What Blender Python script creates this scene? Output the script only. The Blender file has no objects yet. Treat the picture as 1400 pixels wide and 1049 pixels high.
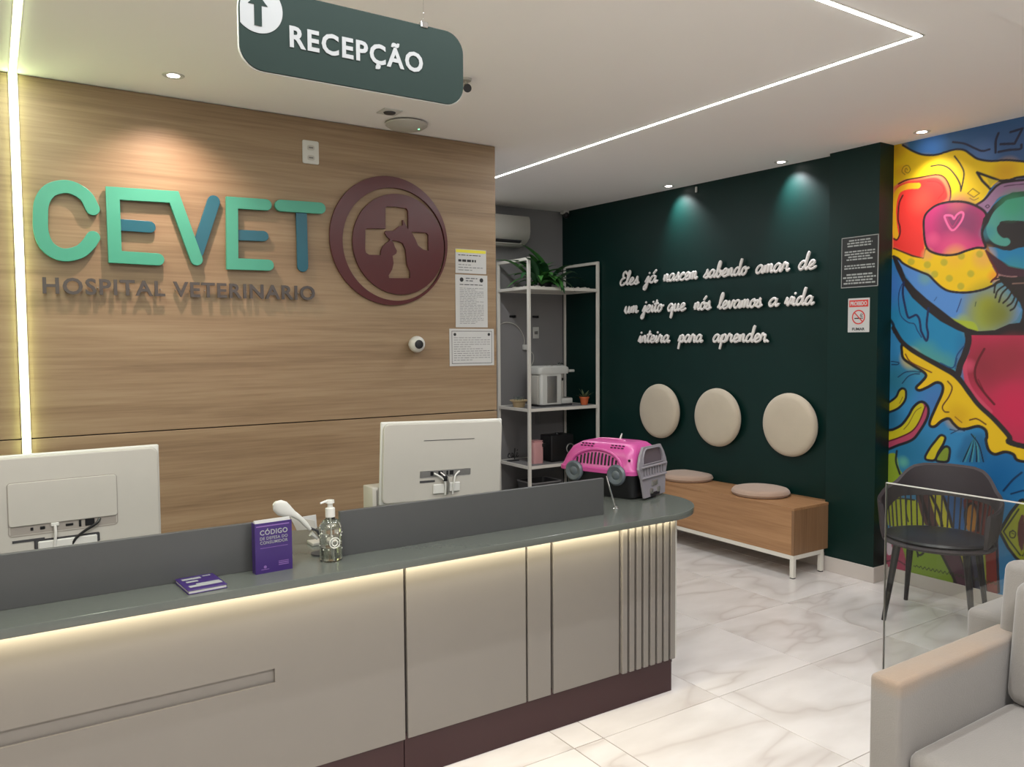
import bpy, bmesh, math, random
import numpy as np
from mathutils import Vector, Matrix, Quaternion
random.seed(7)
R = math.radians
COL = bpy.context.scene.collection

# ------------------------------------------------------------------ camera
CF, CY, CP, CR = 1088.03, R(33.173), R(2.965), R(-0.370)
CAMH = 1.6
_f = np.array([math.sin(CY)*math.cos(CP), math.cos(CY)*math.cos(CP), -math.sin(CP)])
_r0 = np.array([math.cos(CY), -math.sin(CY), 0.0])
_u0 = np.cross(_r0, _f)
_r = _r0*math.cos(CR)+_u0*math.sin(CR)
_u = -_r0*math.sin(CR)+_u0*math.cos(CR)
cd = bpy.data.cameras.new('camera'); cam = bpy.data.objects.new('camera', cd); COL.objects.link(cam)
cd.sensor_width = 36; cd.lens = 36*CF/1400; cd.clip_start = 0.05
cam.matrix_world = Matrix(((_r[0], _u[0], -_f[0], 0), (_r[1], _u[1], -_f[1], 0), (_r[2], _u[2], -_f[2], CAMH), (0, 0, 0, 1)))
bpy.context.scene.camera = cam

# ------------------------------------------------------------------ world, exposure, area lights
w = bpy.data.worlds.new('world'); bpy.context.scene.world = w; w.use_nodes = True
w.node_tree.nodes['Background'].inputs[0].default_value = (0.95, 0.97, 1.0, 1)
w.node_tree.nodes['Background'].inputs[1].default_value = 0.6
vs = bpy.context.scene.view_settings
vs.view_transform = 'Standard'; vs.look = 'None'; vs.gamma = 1; vs.use_curve_mapping = False; vs.exposure = 0.3
bpy.context.scene.cycles.max_bounces = 8
bpy.context.scene.cycles.sample_clamp_indirect = 6
ZC = 2.867
LED_E, GLOW_E, SPOT_W = 9.0, 6.0, 16.0

def area(name, loc, sx, sy, power, color, rot=(0, 0, 0)):
    l = bpy.data.lights.new(name, 'AREA'); l.shape = 'RECTANGLE'; l.size = sx; l.size_y = sy; l.energy = power; l.color = color
    o = bpy.data.objects.new(name, l); o.location = loc; o.rotation_euler = rot; COL.objects.link(o); return o
# unseen fill lamps added on the ceiling behind the camera
FILL_LAMPS = [(-0.6, 0.4), (1.6, 0.2), (3.9, 0.3)]
for k, (x, y) in enumerate(FILL_LAMPS):
    area('fill_light', (x, y, ZC-0.03), 0.55, 0.55, 42, (1.0, 0.97, 0.95))
# light of the linear profile in the ceiling (its diffuser glows too)
area('profile_light', (3.28, 4.0, ZC-0.012), 0.03, 4.2, 24, (0.96, 0.98, 1.0))
area('profile_light', (1.7, 1.9, ZC-0.012), 3.1, 0.03, 24, (0.96, 0.98, 1.0))
area('profile_light', (0.127, 3.1, ZC-0.012), 0.03, 2.3, 14, (0.93, 1.0, 0.86))

# ------------------------------------------------------------------ measuring helper: a photographed point to a point on a real plane
def at(px, py, ax, val):
    d = _f + _r*(px-700)/CF - _u*(py-524.5)/CF
    i = 'xyz'.index(ax); c = np.array([0, 0, CAMH]); t = (val-c[i])/d[i]
    return Vector(c+t*d)
GX0, GS = 4.89, 0.0576
def gx(y): return GX0-(y-3.35)*GS
def atg(px, py, off=0.0):
    d = _f + _r*(px-700)/CF - _u*(py-524.5)/CF
    t = (GX0-off+3.35*GS)/(d[0]+GS*d[1]); return Vector(np.array([0, 0, CAMH])+t*d)

# ------------------------------------------------------------------ materials
def lin(c):
    return tuple((x/255/12.92 if x/255 <= 0.04045 else ((x/255+0.055)/1.055)**2.4) for x in c)+(1,)
M = {}
def mat(name, col, rough=0.5, metal=0.0, var=0.06, scale=18, bump=0.0, spec=0.5, coat=0.0, bscale=None, sheen=0.0):
    m = bpy.data.materials.new(name); m.use_nodes = True; nt = m.node_tree; b = nt.nodes['Principled BSDF']
    b.inputs['Roughness'].default_value = rough; b.inputs['Metallic'].default_value = metal
    b.inputs['Specular IOR Level'].default_value = spec; b.inputs['Coat Weight'].default_value = coat
    if sheen: b.inputs['Sheen Weight'].default_value = sheen
    c = lin(col)
    tc = nt.nodes.new('ShaderNodeTexCoord'); n = nt.nodes.new('ShaderNodeTexNoise'); n.inputs['Scale'].default_value = scale
    n.inputs['Detail'].default_value = 4
    nt.links.new(tc.outputs['Object'], n.inputs['Vector'])
    mx = nt.nodes.new('ShaderNodeMix'); mx.data_type = 'RGBA'
    mx.inputs[6].default_value = tuple(v*(1-var) for v in c[:3])+(1,); mx.inputs[7].default_value = tuple(min(1, v*(1+var)) for v in c[:3])+(1,)
    nt.links.new(n.outputs['Fac'], mx.inputs[0]); nt.links.new(mx.outputs[2], b.inputs['Base Color'])
    if bump:
        bp = nt.nodes.new('ShaderNodeBump'); bp.inputs['Strength'].default_value = bump; bp.inputs['Distance'].default_value = 0.003
        n2 = nt.nodes.new('ShaderNodeTexNoise'); n2.inputs['Scale'].default_value = bscale or scale*8; n2.inputs['Detail'].default_value = 3
        nt.links.new(tc.outputs['Object'], n2.inputs['Vector']); nt.links.new(n2.outputs['Fac'], bp.inputs['Height']); nt.links.new(bp.outputs[0], b.inputs['Normal'])
    M[name] = m; return m
def emis(name, col, strength):
    m = bpy.data.materials.new(name); m.use_nodes = True; b = m.node_tree.nodes['Principled BSDF']
    b.inputs['Base Color'].default_value = lin(col); b.inputs['Emission Color'].default_value = lin(col); b.inputs['Emission Strength'].default_value = strength
    M[name] = m; return m
def wood(name, c1, c2, c3, axis='X', rough=0.5):
    m = bpy.data.materials.new(name); m.use_nodes = True; nt = m.node_tree; b = nt.nodes['Principled BSDF']; b.inputs['Roughness'].default_value = rough
    tc = nt.nodes.new('ShaderNodeNewGeometry')
    def layer(s, sc, det, dist):
        mp = nt.nodes.new('ShaderNodeMapping'); mp.inputs['Scale'].default_value = s
        n = nt.nodes.new('ShaderNodeTexNoise'); n.inputs['Scale'].default_value = sc; n.inputs['Detail'].default_value = det; n.inputs['Distortion'].default_value = dist
        nt.links.new(tc.outputs['Position'], mp.inputs[0]); nt.links.new(mp.outputs[0], n.inputs['Vector']); return n
    S = {'X': (0.06, 1, 1), 'Y': (1, 0.06, 1), 'Z': (1, 1, 0.06)}[axis]
    a = layer(S, 9, 5, 0.6); g = layer(tuple(v*0.6 if v < 1 else v for v in S), 75, 3, 0.2)
    r = nt.nodes.new('ShaderNodeValToRGB'); e = r.color_ramp.elements
    e[0].position = 0.3; e[0].color = lin(c1); e[1].position = 0.72; e[1].color = lin(c3); k = e.new(0.5); k.color = lin(c2)
    ad = nt.nodes.new('ShaderNodeMath'); ad.operation = 'MULTIPLY_ADD'; ad.inputs[1].default_value = 0.45; 
    mu = nt.nodes.new('ShaderNodeMath'); mu.operation = 'MULTIPLY'; mu.inputs[1].default_value = 0.55
    nt.links.new(a.outputs['Fac'], mu.inputs[0]); nt.links.new(g.outputs['Fac'], ad.inputs[0]); nt.links.new(mu.outputs[0], ad.inputs[2])
    nt.links.new(ad.outputs[0], r.inputs[0]); nt.links.new(r.outputs[0], b.inputs['Base Color'])
    bp = nt.nodes.new('ShaderNodeBump'); bp.inputs['Strength'].default_value = 0.15; bp.inputs['Distance'].default_value = 0.001
    nt.links.new(g.outputs['Fac'], bp.inputs['Height']); nt.links.new(bp.outputs[0], b.inputs['Normal'])
    M[name] = m; return m
wood('oak_panel', (122, 99, 74), (145, 121, 93), (160, 138, 109))
wood('oak_bench', (140, 100, 66), (166, 124, 86), (184, 142, 102), 'Y', 0.45)
wood('oak_bench_end', (118, 86, 60), (140, 106, 76), (154, 120, 88), 'Z', 0.45)

def marble():
    m = bpy.data.materials.new('marble'); m.use_nodes = True; nt = m.node_tree; b = nt.nodes['Principled BSDF']
    b.inputs['Roughness'].default_value = 0.22; b.inputs['Specular IOR Level'].default_value = 0.45
    tc = nt.nodes.new('ShaderNodeTexCoord'); oi = nt.nodes.new('ShaderNodeObjectInfo')
    cb = nt.nodes.new('ShaderNodeVectorMath'); cb.operation = 'SCALE'; cb.inputs[0].default_value = (37, 21, 9); nt.links.new(oi.outputs['Random'], cb.inputs['Scale'])
    ad = nt.nodes.new('ShaderNodeVectorMath'); ad.operation = 'ADD'; nt.links.new(tc.outputs['Object'], ad.inputs[0]); nt.links.new(cb.outputs[0], ad.inputs[1])
    mp = nt.nodes.new('ShaderNodeMapping'); mp.inputs['Rotation'].default_value = (0, 0, 0.7); mp.inputs['Scale'].default_value = (1.0, 2.3, 1); nt.links.new(ad.outputs[0], mp.inputs[0])
    n = nt.nodes.new('ShaderNodeTexNoise'); n.inputs['Scale'].default_value = 0.7; n.inputs['Detail'].default_value = 3; n.inputs['Distortion'].default_value = 0.5; nt.links.new(mp.outputs[0], n.inputs['Vector'])
    s = nt.nodes.new('ShaderNodeMath'); s.operation = 'SUBTRACT'; s.inputs[1].default_value = 0.5; nt.links.new(n.outputs['Fac'], s.inputs[0])
    a = nt.nodes.new('ShaderNodeMath'); a.operation = 'ABSOLUTE'; nt.links.new(s.outputs[0], a.inputs[0])
    r = nt.nodes.new('ShaderNodeValToRGB'); e = r.color_ramp.elements
    e[0].position = 0.0; e[0].color = lin((206, 198, 194)); e[1].position = 0.05; e[1].color = lin((226, 221, 218)); k = e.new(0.012); k.color = lin((216, 210, 206))
    nt.links.new(a.outputs[0], r.inputs[0])
    n2 = nt.nodes.new('ShaderNodeTexNoise'); n2.inputs['Scale'].default_value = 3; n2.inputs['Detail'].default_value = 5; nt.links.new(mp.outputs[0], n2.inputs['Vector'])
    mx = nt.nodes.new('ShaderNodeMix'); mx.data_type = 'RGBA'; mx.blend_type = 'MULTIPLY'; mx.inputs[0].default_value = 0.3
    r2 = nt.nodes.new('ShaderNodeValToRGB'); r2.color_ramp.elements[0].position = 0.35; r2.color_ramp.elements[0].color = (0.72, 0.70, 0.68, 1); r2.color_ramp.elements[1].position = 0.6
    nt.links.new(n2.outputs['Fac'], r2.inputs[0]); nt.links.new(r.outputs[0], mx.inputs[6]); nt.links.new(r2.outputs[0], mx.inputs[7]); nt.links.new(mx.outputs[2], b.inputs['Base Color'])
    M['marble'] = m
marble()
def glassmat(name, tint=(0.93, 0.97, 0.95), rough=0.0):
    m = bpy.data.materials.new(name); m.use_nodes = True; b = m.node_tree.nodes['Principled BSDF']
    b.inputs['Base Color'].default_value = tint+(1,); b.inputs['Transmission Weight'].default_value = 1; b.inputs['Roughness'].default_value = rough; b.inputs['IOR'].default_value = 1.5
    M[name] = m
glassmat('glass'); glassmat('bottle_glass', (0.80, 0.82, 0.77), 0.06)
def thinglass(name):      # architectural pane: mirror share by Fresnel, the rest passes straight through
    m = bpy.data.materials.new(name); m.use_nodes = True; nt = m.node_tree
    for n in list(nt.nodes): nt.nodes.remove(n)
    o = nt.nodes.new('ShaderNodeOutputMaterial'); mx = nt.nodes.new('ShaderNodeMixShader'); t = nt.nodes.new('ShaderNodeBsdfTransparent'); g = nt.nodes.new('ShaderNodeBsdfGlossy')
    fr = nt.nodes.new('ShaderNodeFresnel'); fr.inputs[0].default_value = 1.5
    t.inputs[0].default_value = (0.95, 0.97, 0.96, 1); g.inputs['Roughness'].default_value = 0.01
    nt.links.new(fr.outputs[0], mx.inputs[0]); nt.links.new(t.outputs[0], mx.inputs[1]); nt.links.new(g.outputs[0], mx.inputs[2]); nt.links.new(mx.outputs[0], o.inputs[0])
    M[name] = m
thinglass('pane_glass')
def vcol(name, rough):
    m = bpy.data.materials.new(name); m.use_nodes = True; nt = m.node_tree; b = nt.nodes['Principled BSDF']; b.inputs['Roughness'].default_value = rough
    a = nt.nodes.new('ShaderNodeVertexColor'); a.layer_name = 'paint'; nt.links.new(a.outputs[0], b.inputs['Base Color'])
    tc = nt.nodes.new('ShaderNodeTexCoord'); n = nt.nodes.new('ShaderNodeTexNoise'); n.inputs['Scale'].default_value = 120; nt.links.new(tc.outputs['Object'], n.inputs['Vector'])
    bp = nt.nodes.new('ShaderNodeBump'); bp.inputs['Strength'].default_value = 0.1; bp.inputs['Distance'].default_value = 0.001; nt.links.new(n.outputs['Fac'], bp.inputs['Height']); nt.links.new(bp.outputs[0], b.inputs['Normal'])
    M[name] = m
vcol('mural_paint', 0.55)
mat('ceiling_paint', (244, 241, 238), 0.85, var=0.015, scale=2)
mat('wall_white', (206, 200, 192), 0.8, var=0.02, scale=3)
mat('wall_gray', (132, 130, 130), 0.75, var=0.03, scale=3)
mat('wall_green', (2, 37, 33), 0.42, var=0.08, scale=3, bump=0.08, bscale=60, spec=0.28)
mat('grout', (138, 128, 120), 0.9)
mat('baseboard', (204, 196, 190), 0.35, var=0.05, scale=5)
mat('counter_top', (94, 98, 93), 0.18, var=0.05, scale=90)
mat('partition', (74, 75, 75), 0.38, var=0.03)
mat('desk_front', (127, 122, 116), 0.42, var=0.02, scale=6)
mat('desk_gap', (70, 62, 60), 0.7)
mat('maroon', (54, 26, 30), 0.5, var=0.05)
mat('emblem_maroon', (82, 34, 36), 0.28, var=0.04)
mat('mint', (68, 154, 130), 0.35, var=0.03)
mat('petrol', (24, 90, 108), 0.35, var=0.03)
mat('letter_gray', (76, 70, 68), 0.45, var=0.04)
mat('white_plastic', (204, 204, 198), 0.35, var=0.02)
mat('cream_plastic', (184, 181, 172), 0.4, var=0.02)
mat('white_metal', (222, 218, 208), 0.4, var=0.02)
mat('white_foam', (224, 220, 216), 0.5, var=0.02)
mat('black_plastic', (26, 26, 28), 0.35, var=0.1)
mat('dark_gray', (62, 62, 64), 0.5)
mat('sign_green', (26, 42, 38), 0.6, var=0.02, spec=0.2)
mat('sign_white', (150, 152, 153), 0.6, var=0.01)
mat('chrome', (205, 205, 205), 0.15, metal=1.0, var=0.02)
mat('silver', (170, 168, 165), 0.35, metal=0.8)
mat('seat_fabric', (174, 148, 130), 0.85, var=0.05, scale=9, bump=0.35, bscale=260, sheen=0.3)
mat('cushion_fabric', (190, 178, 158), 0.85, var=0.05, scale=9, bump=0.35, bscale=260, sheen=0.3)
mat('velvet', (132, 128, 123), 0.8, var=0.07, scale=5, bump=0.3, bscale=220, sheen=0.4)
mat('chair_dark', (58, 52, 56), 0.6, var=0.08, bump=0.1)
mat('chair_seat', (44, 44, 50), 0.35, var=0.05)
mat('pink_plastic', (184, 74, 140), 0.3, var=0.03)
mat('wheel_gray', (84, 92, 98), 0.35, var=0.03)
mat('door_window', (92, 82, 88), 0.3, var=0.03)
mat('door_gray', (136, 132, 138), 0.35, var=0.03)
mat('carrier_black', (24, 24, 27), 0.4)
mat('purple', (56, 34, 100), 0.35, var=0.05)
mat('purple_light', (128, 96, 160), 0.4, var=0.05)
mat('paper', (196, 196, 194), 0.5, var=0.02)
mat('ink', (96, 98, 100), 0.7)
mat('ink_dark', (44, 44, 46), 0.7)
mat('yellow_band', (224, 214, 60), 0.5)
mat('sign_black', (30, 32, 32), 0.45)
mat('sign_text', (160, 164, 162), 0.6)
mat('red_paint', (206, 60, 54), 0.45)
mat('terracotta', (206, 104, 60), 0.6)
mat('leaf', (70, 130, 60), 0.45, var=0.35, scale=12)
mat('leaf_dark', (44, 92, 54), 0.45, var=0.3, scale=12)
mat('succulent', (92, 104, 72), 0.6, var=0.2)
mat('pink_soft', (214, 160, 160), 0.5)
mat('straw', (190, 168, 130), 0.8)
mat('gel', (214, 216, 206), 0.15)
mat('stone_white', (214, 208, 200), 0.7)
mat('bay', (150, 144, 136), 0.5)
mat('socket_slot', (120, 118, 116), 0.5)
emis('led', (250, 255, 246), LED_E)
emis('led_green', (232, 255, 186), 11)
emis('led_warm', (255, 238, 176), GLOW_E)
emis('lamp_face', (255, 244, 236), 14)
emis('fill_lamp_face', (255, 248, 240), 3)
emis('green_led', (120, 255, 170), 3)

# ------------------------------------------------------------------ object helpers
OFF = {}
def thing(name, label, cat, loc=(0, 0, 0), rz=0, group=None, kind=None):
    o = bpy.data.objects.new(name, None); COL.objects.link(o); o.empty_display_size = 0.1
    o.location = loc; o.rotation_euler = (0, 0, rz); o['label'] = label; o['category'] = cat
    if group: o['group'] = group
    if kind: o['kind'] = kind
    OFF[o] = Vector(loc); return o
def tag(o, label=None, cat=None, group=None, kind=None):
    for k, v in (('label', label), ('category', cat), ('group', group), ('kind', kind)):
        if v: o[k] = v
    return o
def smooth_mesh(me, ang=35):
    me.polygons.foreach_set('use_smooth', [True]*len(me.polygons))
    me.set_sharp_from_angle(angle=R(ang))
def obj(name, bm, m, parent=None, world=False, smooth=True, ang=35):
    """one bmesh (or mesh) becomes one object; world=True: its vertices are in world coordinates"""
    if isinstance(bm, bmesh.types.BMesh):
        bmesh.ops.recalc_face_normals(bm, faces=bm.faces)
        me = bpy.data.meshes.new(name); bm.to_mesh(me); bm.free()
    else: me = bm; me.name = name
    if m is not None:
        me.materials.clear()
        for k in (m if isinstance(m, (list, tuple)) else [m]): me.materials.append(M[k] if isinstance(k, str) else k)
    if smooth and len(me.polygons): smooth_mesh(me, ang)
    o = bpy.data.objects.new(name, me); COL.objects.link(o)
    if parent is None:
        n = len(me.vertices); co = np.empty(n*3); me.vertices.foreach_get('co', co); co = co.reshape(-1, 3)
        c = Vector(((co[:, 0].min()+co[:, 0].max())/2, (co[:, 1].min()+co[:, 1].max())/2, co[:, 2].min()))
        me.transform(Matrix.Translation(-c)); o.location = c; OFF[o] = c
    else:
        o.parent = parent; OFF[o] = OFF.get(parent, Vector())
        if world: me.transform(Matrix.Translation(-OFF[o]))
    return o
def struct(name, bm, m, parent=None, smooth=True):
    o = obj(name, bm, m, parent, world=True, smooth=smooth)
    if parent is None: o['kind'] = 'structure'
    return o
def copy_tree(o, parent=None):
    c = o.copy(); COL.objects.link(c); c.parent = parent
    for ch in list(o.children): copy_tree(ch, c)
    return c

def NB(): return bmesh.new()
def box(bm, x0, x1, y0, y1, z0, z1, bev=0.0, seg=2):
    r = bmesh.ops.create_cube(bm, size=1)
    vs_ = r['verts']
    for v in vs_:
        v.co = Vector(((x0+x1)/2+v.co.x*(x1-x0), (y0+y1)/2+v.co.y*(y1-y0), (z0+z1)/2+v.co.z*(z1-z0)))
    if bev:
        es = list({e for v in vs_ for e in v.link_edges})
        bmesh.ops.bevel(bm, geom=es, offset=bev, segments=seg, profile=0.5, affect='EDGES')
    return bm
def B(x0, x1, y0, y1, z0, z1, bev=0.0, seg=2): return box(NB(), x0, x1, y0, y1, z0, z1, bev, seg)
def lathe(bm, prof, n=32, c=(0, 0, 0), mtx=None):
    """prof: (radius, z) pairs"""
    rings = []
    for r, z in prof:
        if r < 1e-6: rings.append([bm.verts.new((0, 0, z))])
        else: rings.append([bm.verts.new((r*math.cos(2*math.pi*k/n), r*math.sin(2*math.pi*k/n), z)) for k in range(n)])
    for a, b in zip(rings, rings[1:]):
        for k in range(n):
            q = [a[k % len(a)], a[(k+1) % len(a)], b[(k+1) % len(b)], b[k % len(b)]]
            u = []
            for v in q:
                if v not in u: u.append(v)
            if len(u) > 2:
                try: bm.faces.new(u)
                except ValueError: pass
    for ring in (rings[0], rings[-1]):
        if len(ring) > 2: bm.faces.new(ring)
    T = Matrix.Translation(Vector(c))
    if mtx is not None: T = T @ mtx.to_4x4()
    for ring in rings:
        for v in ring: v.co = T @ v.co
    return bm
def sweep(bm, pts, r, n=8, closed=False, cap=True, flat=None):
    """round tube along points; r a number or one per point"""
    pts = [Vector(p) for p in pts]; N = len(pts)
    rs = r if isinstance(r, (list, tuple)) else [r]*N
    tang = []
    for i in range(N):
        a = pts[(i-1) % N] if closed or i > 0 else pts[i]; b = pts[(i+1) % N] if closed or i < N-1 else pts[i]
        t = (b-a); tang.append(t.normalized() if t.length > 1e-9 else Vector((0, 0, 1)))
    nrm = tang[0].orthogonal().normalized(); rings = []
    for i in range(N):
        t = tang[i]; nrm = (nrm-t*nrm.dot(t)); nrm = nrm.normalized() if nrm.length > 1e-6 else t.orthogonal().normalized(); bi = t.cross(nrm)
        rings.append([bm.verts.new(pts[i]+(nrm*math.cos(2*math.pi*k/n)+bi*math.sin(2*math.pi*k/n))*rs[i]) for k in range(n)])
    for i in range(N if closed else N-1):
        a, b = rings[i], rings[(i+1) % N]
        for k in range(n): bm.faces.new((a[k], a[(k+1) % n], b[(k+1) % n], b[k]))
    if cap and not closed: bm.faces.new(rings[0]); bm.faces.new(rings[-1])
    return bm
def catmull(pts, k=6, closed=False):
    P = [Vector(p) if len(p) == 3 else Vector((p[0], p[1], 0)) for p in pts]; n = len(P); out = []
    for i in range(n if closed else n-1):
        p0 = P[(i-1) % n] if closed or i > 0 else P[0]*2-P[1]; p1 = P[i]; p2 = P[(i+1) % n]; p3 = P[(i+2) % n] if closed or i < n-2 else P[-1]*2-P[-2]
        for j in range(k):
            t = j/k; out.append(0.5*((2*p1)+(p2-p0)*t+(2*p0-5*p1+4*p2-p3)*t*t+(3*p1-p0-3*p2+p3)*t**3))
    if not closed: out.append(P[-1])
    return out
def circle(cx, cy, r, n=64, ry=None):
    return [(cx+r*math.cos(2*math.pi*k/n), cy+(ry or r)*math.sin(2*math.pi*k/n)) for k in range(n)]
def rrect(x0, x1, y0, y1, r, n=6):
    o = []
    for cx, cy, a in ((x1-r, y1-r, 0), (x0+r, y1-r, 90), (x0+r, y0+r, 180), (x1-r, y0+r, 270)):
        for k in range(n+1):
            t = R(a+90*k/n); o.append((cx+r*math.cos(t), cy+r*math.sin(t)))
    return o
def curve_mesh(loops, depth, bev=0.0):
    """flat shape (loops; inner loops are holes) extruded by depth -> mesh, front at z=depth"""
    cu = bpy.data.curves.new('shape', 'CURVE'); cu.dimensions = '2D'; cu.fill_mode = 'BOTH'; cu.extrude = max(0, depth/2-bev); cu.bevel_depth = bev; cu.bevel_resolution = 1
    for L in loops:
        s = cu.splines.new('POLY'); s.points.add(len(L)-1); s.use_cyclic_u = True
        for i, p in enumerate(L): s.points[i].co = (p[0], p[1], 0, 1)
    return conv(cu, depth)
def conv(cu, depth):
    o = bpy.data.objects.new('tmp', cu); COL.objects.link(o)
    dg = bpy.context.evaluated_depsgraph_get(); me = bpy.data.meshes.new_from_object(o.evaluated_get(dg))
    bpy.data.objects.remove(o); bpy.data.curves.remove(cu)
    me.transform(Matrix.Translation((0, 0, depth/2))); return me
def text_mesh(s, depth, bold=0.0, space=1.0, align='LEFT'):
    cu = bpy.data.curves.new('txt', 'FONT'); cu.body = s; cu.extrude = depth/2; cu.offset = bold; cu.space_character = space; cu.resolution_u = 3; cu.align_x = align
    return conv(cu, depth)
def fit(me, w=None, h=None, ox=0, oy=0):
    """scale in the plane so that the bounding box is w x h with lower left corner (ox, oy)"""
    n = len(me.vertices); co = np.empty(n*3); me.vertices.foreach_get('co', co); co = co.reshape(-1, 3)
    a = co.min(0); b = co.max(0)
    sx = w/(b[0]-a[0]) if w else None; sy = h/(b[1]-a[1]) if h else None
    sx = sx or sy; sy = sy or sx
    co[:, 0] = (co[:, 0]-a[0])*sx+ox; co[:, 1] = (co[:, 1]-a[1])*sy+oy
    me.vertices.foreach_set('co', co.ravel()); me.update(); return me
def frame(O, r, u):
    r = Vector(r).normalized(); u = Vector(u).normalized(); n = r.cross(u)
    return Matrix(((r.x, u.x, n.x, O[0]), (r.y, u.y, n.y, O[1]), (r.z, u.z, n.z, O[2]), (0, 0, 0, 1)))
def setm(me, T): me.transform(T); me.update(); return me
def tr(bm, T): bmesh.ops.transform(bm, matrix=T, verts=bm.verts); return bm
def stroke_outline(pts, w, caps=8):
    """closed outline of a thick polyline with round ends and mitred corners"""
    P = [Vector((p[0], p[1])) for p in pts]; L = []; Rr = []
    for i in range(len(P)):
        if i == 0: d = (P[1]-P[0]).normalized(); n = Vector((-d.y, d.x)); m = n
        elif i == len(P)-1: d = (P[-1]-P[-2]).normalized(); n = Vector((-d.y, d.x)); m = n
        else:
            d1 = (P[i]-P[i-1]).normalized(); d2 = (P[i+1]-P[i]).normalized(); n1 = Vector((-d1.y, d1.x)); n2 = Vector((-d2.y, d2.x))
            m = (n1+n2).normalized(); m = m/max(0.35, m.dot(n1))
        L.append(P[i]+m*w/2); Rr.append(P[i]-m*w/2)
    def cap(c, a):
        return [c+Vector((math.cos(a-math.pi*k/caps), math.sin(a-math.pi*k/caps)))*w/2 for k in range(1, caps)]
    d = (P[-1]-P[-2]); e = cap(P[-1], math.atan2(d.y, d.x)+math.pi/2)
    d = (P[0]-P[1]); s = cap(P[0], math.atan2(d.y, d.x)+math.pi/2)
    return [(v.x, v.y) for v in L+e+Rr[::-1]+s]

# ================================================================== SETTING
XL, XR, YF, YB = -1.6, 4.97, -2.4, 6.3
# floor: slab with grout showing in the joints between the tiles
fl = struct('floor', B(XL-.1, XR+.25, YF-.1, YB+.15, -0.10, -0.0025), 'grout')
tile_me = {}
def tile(x0, x1, y0, y1):
    g = 0.0018 if x1-x0 > .3 else .0028; key = (round(x1-x0, 3), round(y1-y0, 3))
    if key not in tile_me:
        o = obj('tile', B(g, key[0]-g, g, key[1]-g, -0.012, 0.0, 0.0012, 1), 'marble', fl, smooth=False); tile_me[key] = o.data
    else:
        o = bpy.data.objects.new('tile', tile_me[key]); COL.objects.link(o); o.parent = fl
    o.location = Vector((x0, y0, 0))-OFF[fl]
ys = [2.43+0.66*k for k in range(-8, 7)]
ys = [-2.5]+[y for y in ys if y > -2.45]+[6.4]
xsL = [1.87-0.66*k for k in range(0, 6)][::-1]; xsR = [2.02, 2.69, 3.35, 4.01, 4.67, 5.2]
for xs in (xsL, [1.87, 2.02], xsR):
    for x0, x1 in zip(xs, xs[1:]):
        for y0, y1 in zip(ys, ys[1:]): tile(x0, x1, y0, y1)
# ceiling, with the lower gypsum band over the waiting side
struct('ceiling', B(XL-.1, XR+.3, YF-.1, YB+.15, ZC, ZC+.12), 'ceiling_paint')
struct('trim_1', B(3.0, XR+.05, -0.4, 1.575, ZC-0.035, ZC), 'ceiling_paint')
# walls
struct('wall_back', B(2.4, 4.95, YB, YB+.12, 0, ZC), 'wall_gray')
wl = struct('wall_left', B(XL-.12, XL, YF, 6.4, 0, ZC), 'wall_white')
# green wall, turned a little from the others
bm = NB(); y0, y1 = 3.3, 6.42
vv = [bm.verts.new(c) for c in ((gx(y0), y0, 0), (gx(y1), y1, 0), (5.2, y1, 0), (5.2, y0, 0), (gx(y0), y0, ZC), (gx(y1), y1, ZC), (5.2, y1, ZC), (5.2, y0, ZC))]
for f in ((0, 1, 2, 3), (4, 5, 6, 7), (0, 1, 5, 4), (1, 2, 6, 5), (2, 3, 7, 6), (3, 0, 4, 7)): bm.faces.new([vv[i] for i in f])
struct('wall_right', bm, 'wall_green')
# column where the green wall ends
pil = struct('column', B(4.817, 5.2, 3.033, 3.40, 0, ZC), 'wall_green')
bm = NB(); box(bm, 4.805, 4.817, 3.021, 3.40, 0, 0.102, 0.002, 1); box(bm, 4.817, XR-.002, 3.021, 3.033, 0, 0.102, 0.002, 1)
struct('baseboard_column', bm, 'baseboard')
struct('baseboard_right', B(XR-.012, XR, YF, 3.02, 0, 0.085, 0.002, 1), 'baseboard')
bm = NB()
q = [bm.verts.new(c) for c in ((gx(3.4)-.012, 3.4, 0), (gx(6.3)-.012, 6.3, 0), (gx(6.3), 6.3, 0), (gx(3.4), 3.4, 0), (gx(3.4)-.012, 3.4, .1), (gx(6.3)-.012, 6.3, .1), (gx(6.3), 6.3, .1), (gx(3.4), 3.4, .1))]
for f in ((0, 1, 2, 3), (4, 5, 6, 7), (0, 1, 5, 4), (1, 2, 6, 5), (2, 3, 7, 6), (3, 0, 4, 7)): bm.faces.new([q[i] for i in f])
struct('baseboard_green', bm, 'baseboard')
struct('baseboard_back', B(2.9, 4.70, YB-.012, YB, 0, .1, .002, 1), 'baseboard')
# oak panelled wall behind the desk
wp = struct('wall_reception', B(XL, 2.760, 4.44, 4.58, 0, ZC), 'desk_gap')
for z0, z1 in ((0.0, 1.152), (1.158, ZC-0.004)):
    obj('panel', B(XL, 2.770, 4.42, 4.44, z0, z1, 0.0015, 1), 'oak_panel', wp, world=True, smooth=False)
obj('edge_panel', B(2.760, 2.770, 4.44, 4.60, 0, ZC-0.004), 'oak_panel', wp, world=True, smooth=False)
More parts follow.
